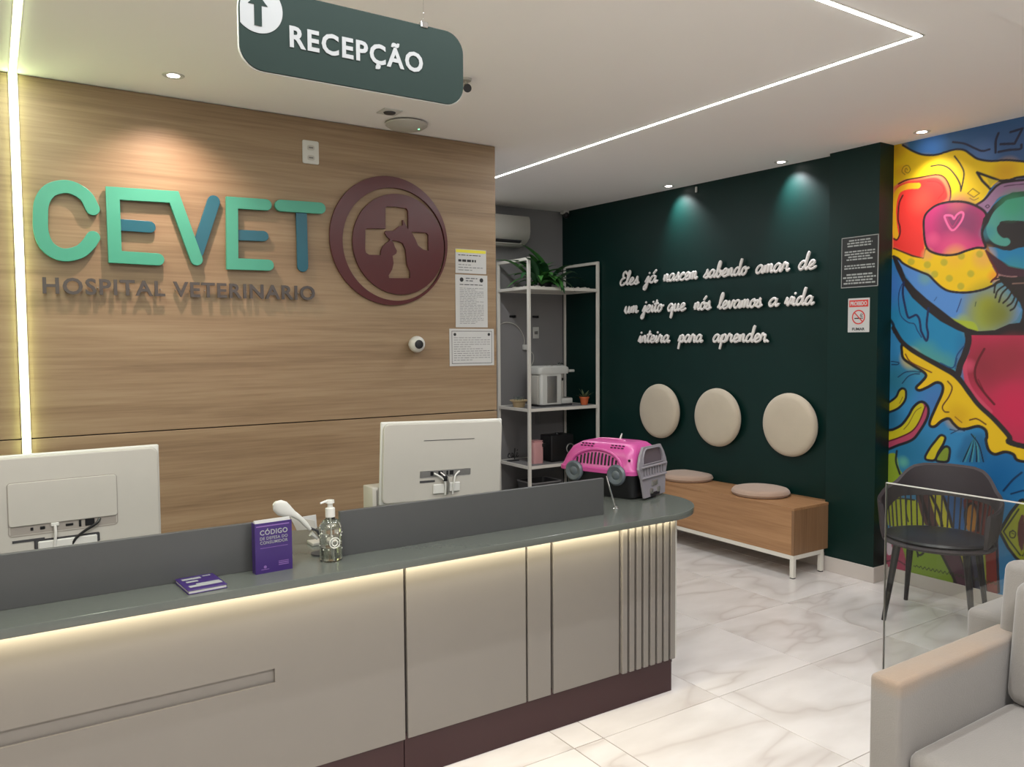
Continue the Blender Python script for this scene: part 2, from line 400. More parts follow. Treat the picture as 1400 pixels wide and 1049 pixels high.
# unseen wall behind the camera; window added to let soft fill light in
wf = struct('wall_front', B(XL, XR+.2, YF-.12, YF, 2.5, ZC), 'wall_white')
obj('pier', B(XL, -1.0, YF-.12, YF, 0, 2.5), 'wall_white', wf, world=True)
obj('pier', B(4.4, XR+.2, YF-.12, YF, 0, 2.5), 'wall_white', wf, world=True)
win = struct('added_window_1', B(-1.0, 4.4, YF-.09, YF-.03, 0, 0.06), 'dark_gray')
for x in (-1.0, 0.8, 2.6, 4.34): obj('added_window_frame', B(x, x+.06, YF-.09, YF-.03, 0.06, 2.5), 'dark_gray', win, world=True)
obj('added_window_frame', B(-1.0, 4.4, YF-.09, YF-.03, 2.44, 2.5), 'dark_gray', win, world=True)
for x0, x1 in ((-.94, .8), (.86, 2.6), (2.66, 4.34)): obj('pane', B(x0, x1, YF-.064, YF-.056, .06, 2.44), 'pane_glass', win, world=True)

# ================================================================== MURAL (paint on the right hand wall)
def build_mural():
    ya, yb, yc = 3.033, 2.20, 0.6
    Y = np.concatenate([np.arange(ya, yb, -0.0038), np.arange(yb, yc, -0.012)]); Z = np.concatenate([np.arange(0.083, ZC, 0.0040), [ZC]])
    gy, gz = np.meshgrid(Y, Z, indexing='ij'); mir = 2.205
    sy = np.where(gy < mir, 2*mir-gy, gy); sy = np.where(sy > 3.033, 2*3.033-sy, sy)
    sy = sy.ravel(); sz = gz.ravel(); n = len(sy)
    Cc = np.zeros((n, 3))
    def pt(p):
        v = at(p[0], p[1], 'x', XR); return (v.y, v.z)
    A_ = lambda L: [(1200+x/6.995, 150+y/6.995) for x, y in L]
    Bb = lambda L: [(1200+x/6.995, 300+y/6.995) for x, y in L]
    Cz = lambda L: [(1200+x/6.995, 450+y/6.995) for x, y in L]
    D_ = lambda L: [(1200+x/4.77, 600+y/4.77) for x, y in L]
    def ext(L): return [((p[0] if p[0] < 1399 else 1440), p[1]) for p in L]
    def wpts(L, closed, k=5, sm=True):
        L = ext(L)
        V = [(v.x, v.y) for v in catmull(L, k, closed)] if sm else L
        return np.array([pt(p) for p in V])
    def dist(P, m, closed):
        x = sy[m]; y = sz[m]; d = np.full(len(x), 9.0)
        N = len(P)
        for i in range(N if closed else N-1):
            a = P[i]; b = P[(i+1) % N]; e = b-a; l2 = e@e
            if l2 < 1e-12: continue
            t = np.clip(((x-a[0])*e[0]+(y-a[1])*e[1])/l2, 0, 1)
            d = np.minimum(d, (x-a[0]-t*e[0])**2+(y-a[1]-t*e[1])**2)
        return np.sqrt(d)
    def put(m, a, c):
        c = np.array(lin(c)[:3]); Cc[m] = Cc[m]*(1-a[:, None])+c*.94*a[:, None]
    def fill(L, c, soft=0.003, sm=True, k=4, al=1.0):
        P = wpts(L, True, k, sm); pad = soft*2
        m = np.where((sy > P[:, 0].min()-pad) & (sy < P[:, 0].max()+pad) & (sz > P[:, 1].min()-pad) & (sz < P[:, 1].max()+pad))[0]
        if not len(m): return
        d = dist(P, m, True); x = sy[m]; y = sz[m]; ins = np.zeros(len(m), bool)
        for i in range(len(P)):
            a = P[i]; b = P[(i+1) % len(P)]
            if a[1] == b[1]: continue
            cr = ((a[1] > y) != (b[1] > y)) & (x < (b[0]-a[0])*(y-a[1])/(b[1]-a[1])+a[0]); ins ^= cr
        sd = np.where(ins, d, -d); put(m, al*np.clip(sd/soft+0.5, 0, 1), c)
    def line(L, w, c=(38, 28, 34), sm=True, closed=False, soft=0.0028, al=1.0):
        """w in photo pixels"""
        P = wpts(L, closed, 5, sm); h = w*0.0049/2; pad = h+soft
        m = np.where((sy > P[:, 0].min()-pad) & (sy < P[:, 0].max()+pad) & (sz > P[:, 1].min()-pad) & (sz < P[:, 1].max()+pad))[0]
        if len(m): put(m, al*np.clip((h-dist(P, m, closed))/soft+0.5, 0, 1), c)
    def spray(p, r, c, al=0.8):
        q = pt(p); r = r*0.0043; d = np.hypot(sy-q[0], sz-q[1]); m = np.where(d < r)[0]
        put(m, al*(1-(d[m]/r)**2)**1.3, c)
    # ground colours
    put(np.arange(n), np.ones(n), (44, 130, 184))
    for p, r, c, a in (((1300, 190), 120, (64, 104, 156), .9), ((1390, 200), 90, (58, 92, 142), 1), ((1272, 202), 30, (80, 150, 240), 1), ((1340, 215), 30, (96, 130, 190), .7), ((1215, 400), 60, (56, 116, 196), .9),
                       ((1270, 440), 50, (24, 120, 150), .9), ((1225, 520), 40, (30, 110, 130), .8), ((1240, 620), 60, (20, 110, 150), .9), ((1280, 550), 40, (70, 110, 180), .7), ((1370, 640), 70, (0, 98, 160), .9), ((1215, 570), 30, (16, 90, 120), .7), ((1350, 740), 80, (50, 116, 160), .8)):
        spray(p, r, c, a)
    # blue drop zone under the belly, left
    fill(Cz([(120, -60), (180, 20), (300, 160), (500, 290), (720, 390), (770, 400), (850, 160), (870, 60), (720, -20), (400, -300), (140, -700)]), (28, 132, 180))
    spray((1215, 390), 45, (62, 116, 200), .9); spray((1262, 490), 34, (84, 160, 140), .8); spray((1290, 500), 26, (90, 160, 130), .6); spray((1330, 470), 30, (26, 110, 160), .8)
    # upper yellow
    fill(A_([(120, 330), (240, 345), (340, 400), (440, 435), (560, 432), (650, 405), (750, 380), (830, 390), (890, 430), (950, 475), (1050, 492), (1200, 480), (1320, 488), (1400, 530), (1400, 600), (1330, 650), (1260, 675), (1170, 680), (1120, 710), (1075, 760), (1030, 830), (950, 905), (860, 900), (760, 885), (690, 900), (600, 1000), (500, 1400), (120, 1400)]), (246, 208, 14))
    spray((1225, 205), 22, (214, 160, 30), .7); spray((1375, 236), 24, (224, 164, 10), .8); spray((1262, 232), 26, (252, 214, 20), .8); spray((1232, 235), 14, (236, 170, 30), .6)
    # red shape
    red = A_([(150, 780), (165, 730), (250, 670), (400, 648), (560, 628), (640, 660), (690, 740), (698, 830), (690, 880), (600, 920), (500, 1000), (440, 1130)])+Bb([(445, 200), (450, 300), (440, 370), (330, 352), (160, 285), (135, 240)])
    fill(red, (246, 130, 84)); 
    fill(A_([(165, 800), (250, 700), (400, 672), (540, 650), (610, 680), (655, 760), (660, 850), (560, 915), (470, 1010), (430, 1130)])+Bb([(440, 200), (440, 350), (330, 340), (170, 270), (150, 230)]), (244, 56, 50), soft=0.01)
    spray((1258, 276), 24, (250, 92, 70), .6)
    line(A_([(475, 685), (560, 690), (620, 730), (630, 790), (580, 850)]), 1.4, (190, 40, 40))
    ol = A_([(385, 728), (280, 735), (200, 775), (165, 850), (150, 960), (155, 1070)])+Bb([(165, 100), (175, 160)])
    line(ol, 7.6, (244, 180, 24))
    line(A_([(240, 820), (205, 900), (195, 1049)])+Bb([(212, 70), (212, 140), (185, 195), (155, 185)]), 2.2, (80, 24, 20))
    line(A_([(200, 710), (280, 672), (400, 650), (560, 622), (640, 650), (690, 740), (698, 820), (685, 880)]), 2.0, (70, 26, 20))
    line(Bb([(155, 280), (250, 318), (350, 355), (440, 372), (452, 330), (462, 285)]), 2.6, (70, 14, 22))
    # drawn marks on the yellow
    line(A_([(510, 540), (600, 530), (680, 560), (750, 640), (790, 720), (795, 775)]), 1.9); line(A_([(735, 445), (790, 520), (825, 600), (815, 690), (795, 780)]), 1.9)
    line(A_([(860, 800), (910, 755), (975, 800), (920, 838), (860, 800)]), 1.0, (120, 80, 20), sm=False); line(A_([(880, 845), (920, 865), (965, 845)]), 0.9, (120, 80, 20))
    line(A_([(285, 575), (270, 560), (262, 590), (290, 605), (312, 575), (290, 535), (250, 545), (232, 590), (262, 622)]), 1.0, (150, 110, 20))
    # line work of the blue top
    line(A_([(240, 340), (340, 398), (440, 432), (560, 432), (650, 405), (750, 380), (830, 388), (890, 428), (960, 472), (1080, 492), (1200, 484), (1320, 488), (1400, 530)]), 2.6, (34, 36, 56))
    line(A_([(720, 310), (830, 325), (930, 370), (1000, 395), (1070, 380)]), 2.4, (40, 44, 70))
    line(A_([(1155, 225), (1130, 300), (1128, 410)]), 2.8, (34, 40, 66)); line(A_([(1270, 215), (1385, 180), (1310, 325), (1175, 330)]), 2.8, (34, 40, 66), sm=False); line(A_([(1155, 405), (1260, 385), (1365, 375), (1375, 335)]), 2.8, (34, 40, 66))
    line(A_([(1395, 540), (1399, 600), (1330, 650), (1260, 675), (1170, 680), (1060, 640), (950, 600), (1000, 680), (1075, 755)]), 3.0, sm=False)
    fill(A_([(1045, 655), (1155, 680), (1100, 705), (1075, 745)]), (214, 190, 40), sm=False)
    # lilac band
    lil = A_([(1400, 630), (1250, 685), (1150, 725), (1090, 780), (1020, 860), (935, 915), (1040, 985), (1110, 900), (1220, 815), (1400, 750)])
    fill(lil, (160, 122, 158)); line(A_([(1400, 640), (1250, 690), (1150, 722), (1090, 780), (1020, 860), (935, 915)]), 2.8); line(A_([(1210, 735), (1300, 720), (1400, 690)]), 1.2, (90, 60, 90))
    line(A_([(1030, 925), (1050, 910), (1068, 925), (1050, 940), (1030, 925)]), 1.2, (80, 50, 80))
    # purple ball
    ball = A_([(440, 1100), (450, 1020), (490, 965), (560, 915), (650, 888), (760, 878), (860, 890), (960, 930), (1030, 985), (1040, 1060)])+Bb([(1000, 120), (1010, 200), (1030, 270), (950, 272), (850, 300), (750, 335), (650, 343), (550, 325), (480, 285), (450, 200)])
    fill(ball, (204, 58, 122)); spray((1310, 300), 40, (128, 62, 104), .95); spray((1325, 310), 30, (140, 62, 104), .8); spray((1305, 341), 34, (236, 84, 136), .9); spray((1275, 328), 14, (236, 90, 140), .8); spray((1310, 278), 20, (214, 110, 110), .5)
    line([(1291.6, 297.3), (1296, 294.5), (1301.6, 295.5), (1304.5, 299.5), (1308, 294), (1314, 290.2), (1317.4, 293.5), (1313, 304.5), (1301.6, 315)], 2.6, (246, 110, 166), closed=True)
    line([(1295, 298), (1302, 310), (1308, 302), (1312, 296)], 0.9, (200, 60, 120))
    # eye: black ring, teal swirl
    fill(A_([(1400, 755), (1290, 790), (1190, 840), (1110, 910), (1060, 975), (1010, 1040)])+Bb([(985, 100), (1000, 200), (1040, 300), (1090, 380), (1160, 470), (1260, 540), (1400, 570)]), (40, 34, 36), sm=False)
    fill(A_([(1400, 825), (1290, 850), (1190, 905), (1110, 980), (1060, 1080)])+Bb([(1038, 90), (1060, 170), (1110, 225), (1180, 252), (1240, 252), (1270, 215), (1245, 180), (1200, 178), (1155, 140), (1138, 90), (1160, 50), (1230, 10), (1400, 5)]), (80, 158, 146))
    spray((1385, 280), 26, (60, 170, 120), .6); spray((1350, 318), 14, (60, 140, 160), .6)
    fill(Bb([(1060, 262), (1130, 270), (1200, 295), (1270, 300), (1340, 275), (1400, 215), (1400, 530), (1260, 440), (1150, 375), (1075, 310)]), (28, 128, 178), sm=False); spray((1385, 370), 24, (60, 150, 150), .6)
    # dotted yellow cheek
    chk = Bb([(130, 288), (160, 288), (330, 358), (440, 378), (462, 290), (550, 332), (650, 347), (800, 320), (900, 285), (990, 278), (1035, 300), (1080, 400), (1145, 525), (1095, 590), (1100, 632), (1000, 672), (850, 698), (700, 688), (620, 655), (550, 595), (490, 535), (420, 505), (320, 462), (240, 415), (190, 375), (130, 350)])
    fill(chk, (246, 202, 16), sm=False)
    spray((1268, 348), 12, (240, 170, 100), .8); spray((1345, 352), 20, (238, 170, 90), .7); spray((1305, 352), 22, (244, 186, 50), .7); spray((1360, 378), 12, (246, 150, 40), .8)
    for x, y in ((320, 405), (475, 435), (635, 412), (800, 352), (975, 332), (545, 525), (685, 565), (890, 520), (795, 640)): fill([(1200+x/6.995+4.8*math.cos(t), 300+y/6.995+4.8*math.sin(t)) for t in np.arange(0, 6.2, .8)], (178, 172, 48), soft=.008, al=.75)
    # belly
    bel = Bb([(170, 365), (240, 420), (320, 465), (420, 508), (490, 538), (550, 598), (620, 658), (700, 692), (850, 702), (1000, 676), (1105, 636), (1180, 700), (1300, 800), (1380, 860), (1330, 960), (1230, 1030), (1120, 1080), (960, 1085), (800, 1060), (660, 960), (500, 830), (350, 650), (230, 480)])
    fill(bel, (86, 142, 212), sm=False); spray((1350, 418), 42, (148, 150, 42), 1); spray((1345, 440), 36, (150, 160, 50), .9); spray((1370, 430), 30, (120, 124, 40), .9); spray((1315, 440), 14, (160, 180, 60), .8); spray((1265, 380), 14, (120, 170, 150), .6)
    fill(Bb([(660, 930), (780, 965), (920, 985), (960, 1085), (840, 1075), (700, 1000)]), (168, 186, 54), soft=.01)
    line(Bb([(800, 760), (780, 820), (755, 885)]), 1.2, (36, 60, 120)); line(Bb([(940, 790), (932, 830)]), 1, (60, 80, 60)); line(Bb([(565, 745), (540, 780)]), 1, (50, 90, 150))
    # black lashes and mass at the right
    fill(Bb([(1040, 290), (1080, 400), (1150, 520), (1200, 560), (1240, 640), (1300, 740), (1400, 800), (1400, 540), (1250, 450), (1100, 340)]), (66, 34, 48), sm=False)
    fill(Bb([(1150, 540), (1240, 545), (1400, 560), (1400, 1110), (1290, 1110), (1350, 1010), (1378, 940), (1385, 870), (1360, 800), (1310, 735), (1250, 670), (1180, 600)]), (44, 34, 34), sm=False)
    for a, b, c in (((1180, 560), (1110, 575), (1085, 600)), ((1200, 590), (1130, 620), (1115, 700)), ((1230, 620), (1150, 680), (1125, 750)), ((1260, 640), (1190, 710), (1160, 790)), ((1300, 660), (1250, 750), (1200, 800)), ((1330, 690), (1290, 790), (1240, 830)), ((1350, 740), (1310, 840), (1270, 870)), ((1200, 575), (1140, 600), (1100, 640))):
        line(Bb([a, b, c]), 2.2, (40, 34, 24))
    line(Bb([(1100, 450), (1150, 520), (1240, 545), (1330, 548)]), 1.4, (150, 110, 110)); line(Bb([(1290, 615), (1400, 600)]), 1.4, (130, 100, 90))
    line(Bb([(150, 352), (200, 378), (240, 418), (320, 463), (420, 506), (490, 536), (550, 596), (620, 656), (700, 690), (850, 700), (1000, 674), (1105, 632)]), 3.0)
    line(Bb([(1035, 300), (1080, 395), (1145, 522), (1090, 590)]), 2.2, (100, 30, 30))
    fill(Bb([(135, 350), (190, 385), (230, 460), (270, 560), (360, 660), (470, 760), (600, 860), (740, 970), (860, 1040), (960, 1070), (1120, 1060), (1260, 1000), (1400, 950), (1400, 1130), (1100, 1120), (900, 1110), (760, 1060), (600, 975), (440, 850), (330, 750), (250, 630), (180, 480)]), (36, 28, 32), sm=False)
    line(ball, 3.0, closed=True)
    # navy drips
    line(Bb([(250, 600), (240, 700), (260, 820), (290, 935), (330, 930), (370, 915), (400, 960), (412, 1049)])+Cz([(420, 30), (465, 112), (482, 50), (470, -20)])+Bb([(470, 980), (485, 850)]), 3.0, (20, 36, 84))
    line(Bb([(232, 620), (205, 700), (200, 800), (222, 920), (290, 985), (350, 1000), (378, 1060)])+Cz([(390, 30), (420, 80)]), 1.4, (24, 50, 100)); line(Bb([(120, 960), (150, 1010), (160, 1080)]), 4, (10, 40, 60))
    # crimson
    fill(Cz([(890, 60), (1400, 60), (1400, 1180), (1360, 1130), (1230, 1010), (1080, 830), (900, 640), (830, 510), (815, 350), (880, 220)]), (186, 44, 78), sm=False)
    spray((1345, 500), 44, (142, 42, 58), .95); spray((1385, 490), 40, (150, 44, 60), .9); spray((1390, 560), 44, (204, 34, 80), .9); spray((1325, 500), 12, (210, 76, 108), .8); spray((1335, 555), 14, (206, 80, 110), .5)
    line(Cz([(850, 200), (835, 330), (850, 480), (920, 620), (1080, 790)]), 5, (206, 74, 104), al=.8)
    line(Cz([(1020, 190), (960, 300), (930, 400), (945, 500), (1020, 610), (1115, 720)]), 2.8, (96, 14, 30))
    line(Cz([(960, 480), (1020, 600)]), 1.0, (96, 14, 30))
    # yellow lava and its outline
    lava = Cz([(238, 150), (330, 215), (440, 280), (600, 370), (720, 440), (800, 520), (880, 630), (980, 740), (1100, 860), (1230, 1000)])+D_([(900, 30), (990, 75), (990, 150), (930, 146), (885, 102), (830, 86), (765, 102), (724, 74), (706, 10)])+Cz([(1045, 1030), (1030, 965), (960, 930), (850, 955), (780, 952), (725, 905), (680, 857), (610, 880), (550, 930), (505, 928), (500, 880), (560, 740), (620, 600), (615, 530), (560, 512), (480, 555), (400, 587), (368, 560), (420, 505), (462, 450), (435, 408), (340, 350), (250, 285), (232, 220)])
    fill(lava, (232, 190, 14), k=3); spray((1310, 570), 24, (214, 166, 8), .8); spray((1245, 490), 20, (236, 196, 30), .7)
    line(lava, 3.8, (30, 24, 28), closed=True)
    line(Cz([(150, -10), (240, 130), (400, 245), (600, 352), (740, 430), (850, 570), (960, 720), (1120, 870), (1260, 1030)])+D_([(870, 30), (990, 90)]), 6.0, (36, 30, 34))
    line(Cz([(860, 40), (868, 120), (830, 250), (790, 340), (770, 430)]), 8, (40, 32, 38))
    line(Cz([(265, 240), (310, 310), (420, 370), (515, 415)]), 1.8, (110, 50, 20)); line(Cz([(670, 500), (712, 560), (680, 650), (620, 740), (640, 790), (680, 795)]), 1.8, (90, 44, 20)); line(Cz([(880, 870), (950, 860), (1035, 912)]), 1.8, (90, 44, 20)); line(Cz([(740, 840), (805, 895)]), 1.2, (120, 70, 20))
    line(Cz([(825, 165), (760, 250), (720, 370), (600, 325)]), 1.8, (16, 70, 120)); line(Cz([(760, 280), (740, 380)]), 1.0, (16, 70, 120))
    for L in ([(195, 460), (260, 415), (330, 405), (410, 412)], [(235, 520), (290, 455), (350, 430), (400, 430)], [(130, 310), (200, 320), (190, 340), (135, 340)]): line(Cz(L), 1.5, (12, 50, 90))
    # left yellow drops
    b1 = Cz([(60, 730), (110, 700), (175, 650), (205, 590), (240, 568), (270, 595), (262, 680), (200, 755), (110, 795), (60, 800)])
    fill(b1, (196, 180, 22)); line(b1, 3.2, (14, 22, 36), closed=True); line(Cz([(240, 650), (210, 710)]), 1.2, (120, 100, 20))
    b2 = Cz([(60, 990), (150, 960), (230, 915), (295, 830), (340, 750), (400, 700), (450, 706), (486, 765), (470, 860), (400, 980), (330, 1060), (200, 1110), (60, 1150)])
    fill(b2, (176, 66, 96)); fill(Cz([(60, 990), (150, 970), (240, 915), (300, 835), (345, 760), (400, 712), (440, 730), (430, 820), (370, 940), (280, 1010), (150, 1060), (60, 1080)]), (196, 184, 18)); line(b2, 3.6, (20, 22, 36), closed=True)
    line(Cz([(60, 1085), (200, 1040), (330, 975), (400, 880), (455, 740)]), 2.0, (90, 10, 30)); line(Cz([(415, 750), (360, 790), (300, 900), (250, 960)]), 1.2, (120, 100, 20))
    # --- lower field
    fill(D_([(60, 120), (110, 95), (130, 130), (140, 190), (160, 240), (100, 300), (60, 300)]), (138, 164, 40)); line(D_([(125, 80), (120, 150), (145, 230)]), 3, (20, 30, 40))
    spray((1235, 632), 12, (100, 180, 150), .7)
    b3 = D_([(310, 130), (335, 70), (380, 10), (410, -22), (440, -10), (430, 30), (395, 90), (370, 140)]); fill(b3, (206, 190, 20)); line(b3, 3.2, (24, 26, 40), closed=True)
    b4 = D_([(380, 140), (410, 80), (440, 52), (468, 62), (468, 110), (450, 150)]); fill(b4, (128, 150, 44)); line(b4, 3.2, (24, 26, 40), closed=True)
    fill(D_([(520, 130), (545, 40), (580, -20), (680, -30), (700, 40), (690, 150)]), (24, 84, 126), soft=.03, al=.5)
    for k in range(11):
        x = 540+k*15; line(D_([(640-k*3, -10-k*2), (600+k*6, 40), (x, 150)]), 1.5, ((30, 110, 150), (10, 20, 36), (70, 150, 160))[k % 3])
    for L in ([(690, 960), (740, 970)], [(700, 1000), (780, 965), (830, 975)]): line(Cz(L), 1.2, (20, 40, 80))
    line(D_([(820, 340), (880, 270), (940, 220)]), 2.4, (10, 50, 90)); line(D_([(870, 360), (954, 280)]), 2.0, (10, 50, 90))
    # behind and under the dark chair
    fill(D_([(60, 320), (140, 330), (150, 380), (250, 400), (300, 500), (330, 560), (60, 560)]), (168, 178, 40)); fill(D_([(140, 290), (260, 290), (250, 390), (150, 380)]), (60, 120, 160))
    fill(D_([(250, 300), (340, 320), (400, 560), (310, 560), (260, 400)]), (84, 54, 56)); fill(D_([(330, 320), (410, 350), (480, 580), (400, 570)]), (196, 190, 50)); fill(D_([(420, 340), (560, 380), (560, 590), (490, 580)]), (48, 98, 156))
    fill(D_([(560, 400), (640, 380), (760, 440), (780, 700), (780, 1000), (700, 1000), (690, 700), (600, 590)]), (112, 44, 40)); fill(D_([(585, 470), (610, 430), (640, 480), (640, 590), (580, 590)]), (176, 120, 50))
    line(D_([(575, 560), (570, 480), (600, 425), (640, 440), (655, 520), (655, 600)]), 3, (40, 28, 30)); line(D_([(260, 320), (300, 430), (340, 560)]), 5, (40, 30, 34)); line(D_([(330, 330), (400, 480), (420, 570)]), 4, (40, 30, 34)); line(D_([(410, 340), (450, 440), (485, 570)]), 4, (40, 30, 34))
    line(D_([(70, 400), (150, 390), (240, 400)]), 2, (40, 40, 34)); line(D_([(190, 400), (185, 470), (200, 540)]), 2, (50, 50, 34))
    fill(D_([(60, 620), (200, 620), (190, 760), (190, 870), (60, 870)]), (176, 60, 96)); fill(D_([(60, 640), (95, 650), (90, 700), (110, 730), (80, 760), (60, 740)]), (220, 200, 210)); line(D_([(150, 650), (185, 740), (190, 870)]), 3.4, (50, 24, 40)); line(D_([(60, 800), (120, 790), (190, 830)]), 2, (90, 24, 50))
    fill(D_([(165, 640), (390, 640), (420, 740), (500, 880), (500, 1000), (195, 1000), (185, 800)]), (132, 162, 48)); line(D_([(240, 690), (290, 700), (300, 740), (270, 760), (250, 720)]), 2.8, (30, 34, 30)); line(D_([(250, 690), (262, 770)]), 2, (30, 34, 30))
    fill(D_([(385, 640), (510, 640), (600, 960), (620, 1010), (480, 1010), (490, 900)]), (86, 54, 70)); line(D_([(388, 700), (440, 800), (500, 920), (520, 1000)]), 3.6, (34, 26, 34)); line(D_([(500, 650), (560, 820), (610, 1000)]), 3.6, (34, 26, 34))
    fill(D_([(515, 650), (560, 700), (600, 880), (620, 970), (560, 820)]), (196, 186, 50)); fill(D_([(580, 650), (640, 650), (660, 900), (700, 1000), (620, 990)]), (60, 62, 80)); fill(D_([(640, 650), (700, 660), (720, 940), (680, 980)]), (150, 156, 60)); line(D_([(560, 650), (610, 820), (630, 1000)]), 3.4, (34, 26, 34)); line(D_([(640, 660), (670, 850), (720, 1000)]), 3.4, (34, 26, 34))
    fill(D_([(700, 640), (780, 640), (785, 1010), (720, 1010), (705, 800)]), (124, 44, 38)); line(D_([(790, 400), (775, 600), (790, 1000)]), 3.0, (30, 30, 44))
    kite = D_([(795, 605), (870, 480), (930, 405), (1100, 330), (1100, 860), (930, 800), (900, 775), (850, 710)])
    fill(kite, (150, 156, 36), sm=False); line(kite, 3.6, (26, 30, 38), closed=True, sm=False); line(D_([(920, 460), (820, 605), (855, 660), (930, 760)]), 2.0, (40, 44, 30), sm=False)
    line(D_([(885, 600), (862, 610), (865, 640), (890, 645), (900, 615), (880, 598)]), 1.6, (60, 60, 30)); line(D_([(875, 615), (888, 622)]), 1.2, (60, 60, 30))
    fill(D_([(935, 500), (1100, 480), (1100, 740), (940, 740)]), (84, 40, 40)); 
    # painter's scribble
    sc = []
    for k in range(105):
        t = k/45; sc.append((235+235*t, 830+50*t+9*math.sin(k*1.25)+(-10 if k in (1, 6) else 0)))
    line(D_(sc), 1.0, (50, 60, 36), sm=False)
    # pack as a mesh
    ny, nz = len(Y), len(Z)
    co = np.stack([np.full(n, XR-0.0006), gy.ravel(), gz.ravel()], 1)
    idx = np.arange(n).reshape(ny, nz); f = np.stack([idx[:-1, :-1], idx[:-1, 1:], idx[1:, 1:], idx[1:, :-1]], -1).reshape(-1, 4)
    me = bpy.data.meshes.new('mural_paint'); me.vertices.add(n); me.vertices.foreach_set('co', co.ravel())
    me.loops.add(f.size); me.loops.foreach_set('vertex_index', f.ravel()); me.polygons.add(len(f)); me.polygons.foreach_set('loop_start', np.arange(0, f.size, 4)); me.update(calc_edges=True)
    ca = me.color_attributes.new('paint', 'FLOAT_COLOR', 'POINT'); ca.data.foreach_set('color', np.concatenate([Cc, np.ones((n, 1))], 1).ravel())
    return me
wm = struct('wall_mural', B(XR, XR+.15, YF, 3.1, 0, ZC), 'wall_white')
o = obj('painted_mural', build_mural(), 'mural_paint', wm, world=True, smooth=False)
o['label'] = 'colourful abstract street art mural with thick black outlines'

# ================================================================== LINEAR LIGHTS
lp = thing('linear_light', 'long white light line turning a corner on the ceiling', 'light', (3.28, 1.9, ZC-.006))
def prof(name, x0, x1, y0, y1, z0, z1, m, par): return obj(name, B(x0, x1, y0, y1, z0, z1, .001, 1), m, par, world=True, smooth=False)
prof('diffuser', 3.271, 3.289, 1.909, 6.28, ZC-.006, ZC-.001, 'led', lp)
prof('diffuser', 0.16, 3.289, 1.891, 1.909, ZC-.006, ZC-.001, 'led', lp)
prof('profile', 3.264, 3.296, 1.884, 6.29, ZC-.003, ZC-.0002, 'white_metal', lp)
prof('profile', 0.16, 3.296, 1.884, 1.916, ZC-.003, ZC-.0002, 'white_metal', lp)
lp = thing('linear_light', 'white light line running down the oak wall from the ceiling at the far left', 'light', (0.127, 4.405, 0.9))
prof('diffuser', 0.113, 0.141, 4.398, 4.418, 0.15, ZC-.006, 'led_green', lp)
prof('diffuser', 0.115, 0.139, 1.9, 4.406, ZC-.007, ZC-.001, 'led_green', lp)
prof('profile', 0.108, 0.146, 4.412, 4.4199, 0.14, ZC-.001, 'white_metal', lp)
prof('profile', 0.110, 0.144, 1.9, 4.415, ZC-.003, ZC-.0002, 'white_metal', lp)

# ================================================================== DOWNLIGHTS
def downlight(x, y, label, power=SPOT_W, col=(1.0, 0.86, 0.78), lit=True, tilt=(0, 0), cone=100):
    t = thing('downlight', label, 'light', (x, y, ZC), 0, 'recessed ceiling downlights')
    bm = NB(); lathe(bm, [(.028, -.002), (.046, -.004), (.05, -.001), (.05, 0), (.028, 0)], 28); obj('trim_ring', bm, 'white_plastic', t)
    bm = NB(); lathe(bm, [(0, -.0025), (.028, -.0025), (.028, -.0012), (0, -.0012)], 24); obj('lamp', bm, 'lamp_face' if lit else 'dark_gray', t)
    if lit:
        l = bpy.data.lights.new('downlight_bulb', 'SPOT'); l.energy = power; l.spot_size = R(cone); l.spot_blend = 1.0; l.color = col; l.shadow_soft_size = 0.025
        lo = bpy.data.objects.new('downlight_bulb', l); COL.objects.link(lo); lo.location = (x, y, ZC-.012); lo.rotation_euler = (R(tilt[0]), R(tilt[1]), 0)
    return t
downlight(0.763, 4.067, 'small round downlight over the big teal letters', 52, (1.0, 0.74, 0.62), tilt=(14, 0), cone=112)
downlight(4.678, 4.799, 'small round downlight over the green wall, farther from the column', 34, (0.95, 0.97, 1.0), tilt=(-10, -26), cone=88)
downlight(4.738, 3.738, 'small round downlight over the green wall, nearer to the column', 34, (0.97, 0.94, 1.0), tilt=(-10, -26), cone=88)
downlight(4.80, 2.752, 'small round downlight over the top of the mural', 20, (1.0, 0.92, 0.86), tilt=(0, -8))
for (x, y), wh in zip(FILL_LAMPS, ('nearest the left wall', 'in the middle', 'nearest the mural wall')):
    t = thing('ceiling_fill_light', 'unseen square fill lamp added behind the viewer, the one '+wh, 'light', (x, y, ZC), 0, 'fill lamps added behind the viewer')
    obj('frame', B(-.3, .3, -.3, .3, -.02, 0, .003, 1), 'white_metal', t); obj('diffuser', B(-.27, .27, -.27, .27, -.023, -.0205), 'fill_lamp_face', t)
# unlit square spot, ceiling access point
t = thing('square_spotlight', 'small unlit square ceiling spotlight beside the white ceiling disc', 'light', (1.871, 4.07, ZC))
bm = NB(); box(bm, -.055, .055, -.055, .055, -.006, 0, .002, 1); obj('frame', bm, 'white_plastic', t)
bm = NB(); lathe(bm, [(0, -.009), (.03, -.012), (.034, -.006), (0, -.006)], 24); obj('lamp', bm, 'dark_gray', t)
t = thing('ceiling_access_point', 'round white ceiling disc with a small green light', 'router', (2.045, 4.22, ZC))
bm = NB(); lathe(bm, [(0, -.048), (.05, -.045), (.095, -.034), (.12, -.018), (.122, -.010), (.112, -.006), (0, -.006)], 48); obj('cover', bm, 'cream_plastic', t)
bm = NB(); lathe(bm, [(0, -.006), (.10, -.006), (.10, 0), (0, 0)], 40); obj('mount', bm, 'dark_gray', t)
bm = NB(); lathe(bm, [(0, -.0415), (.006, -.0412), (.006, -.038), (0, -.038)], 12, (.055, -.045, 0)); obj('status_light', bm, 'green_led', t)

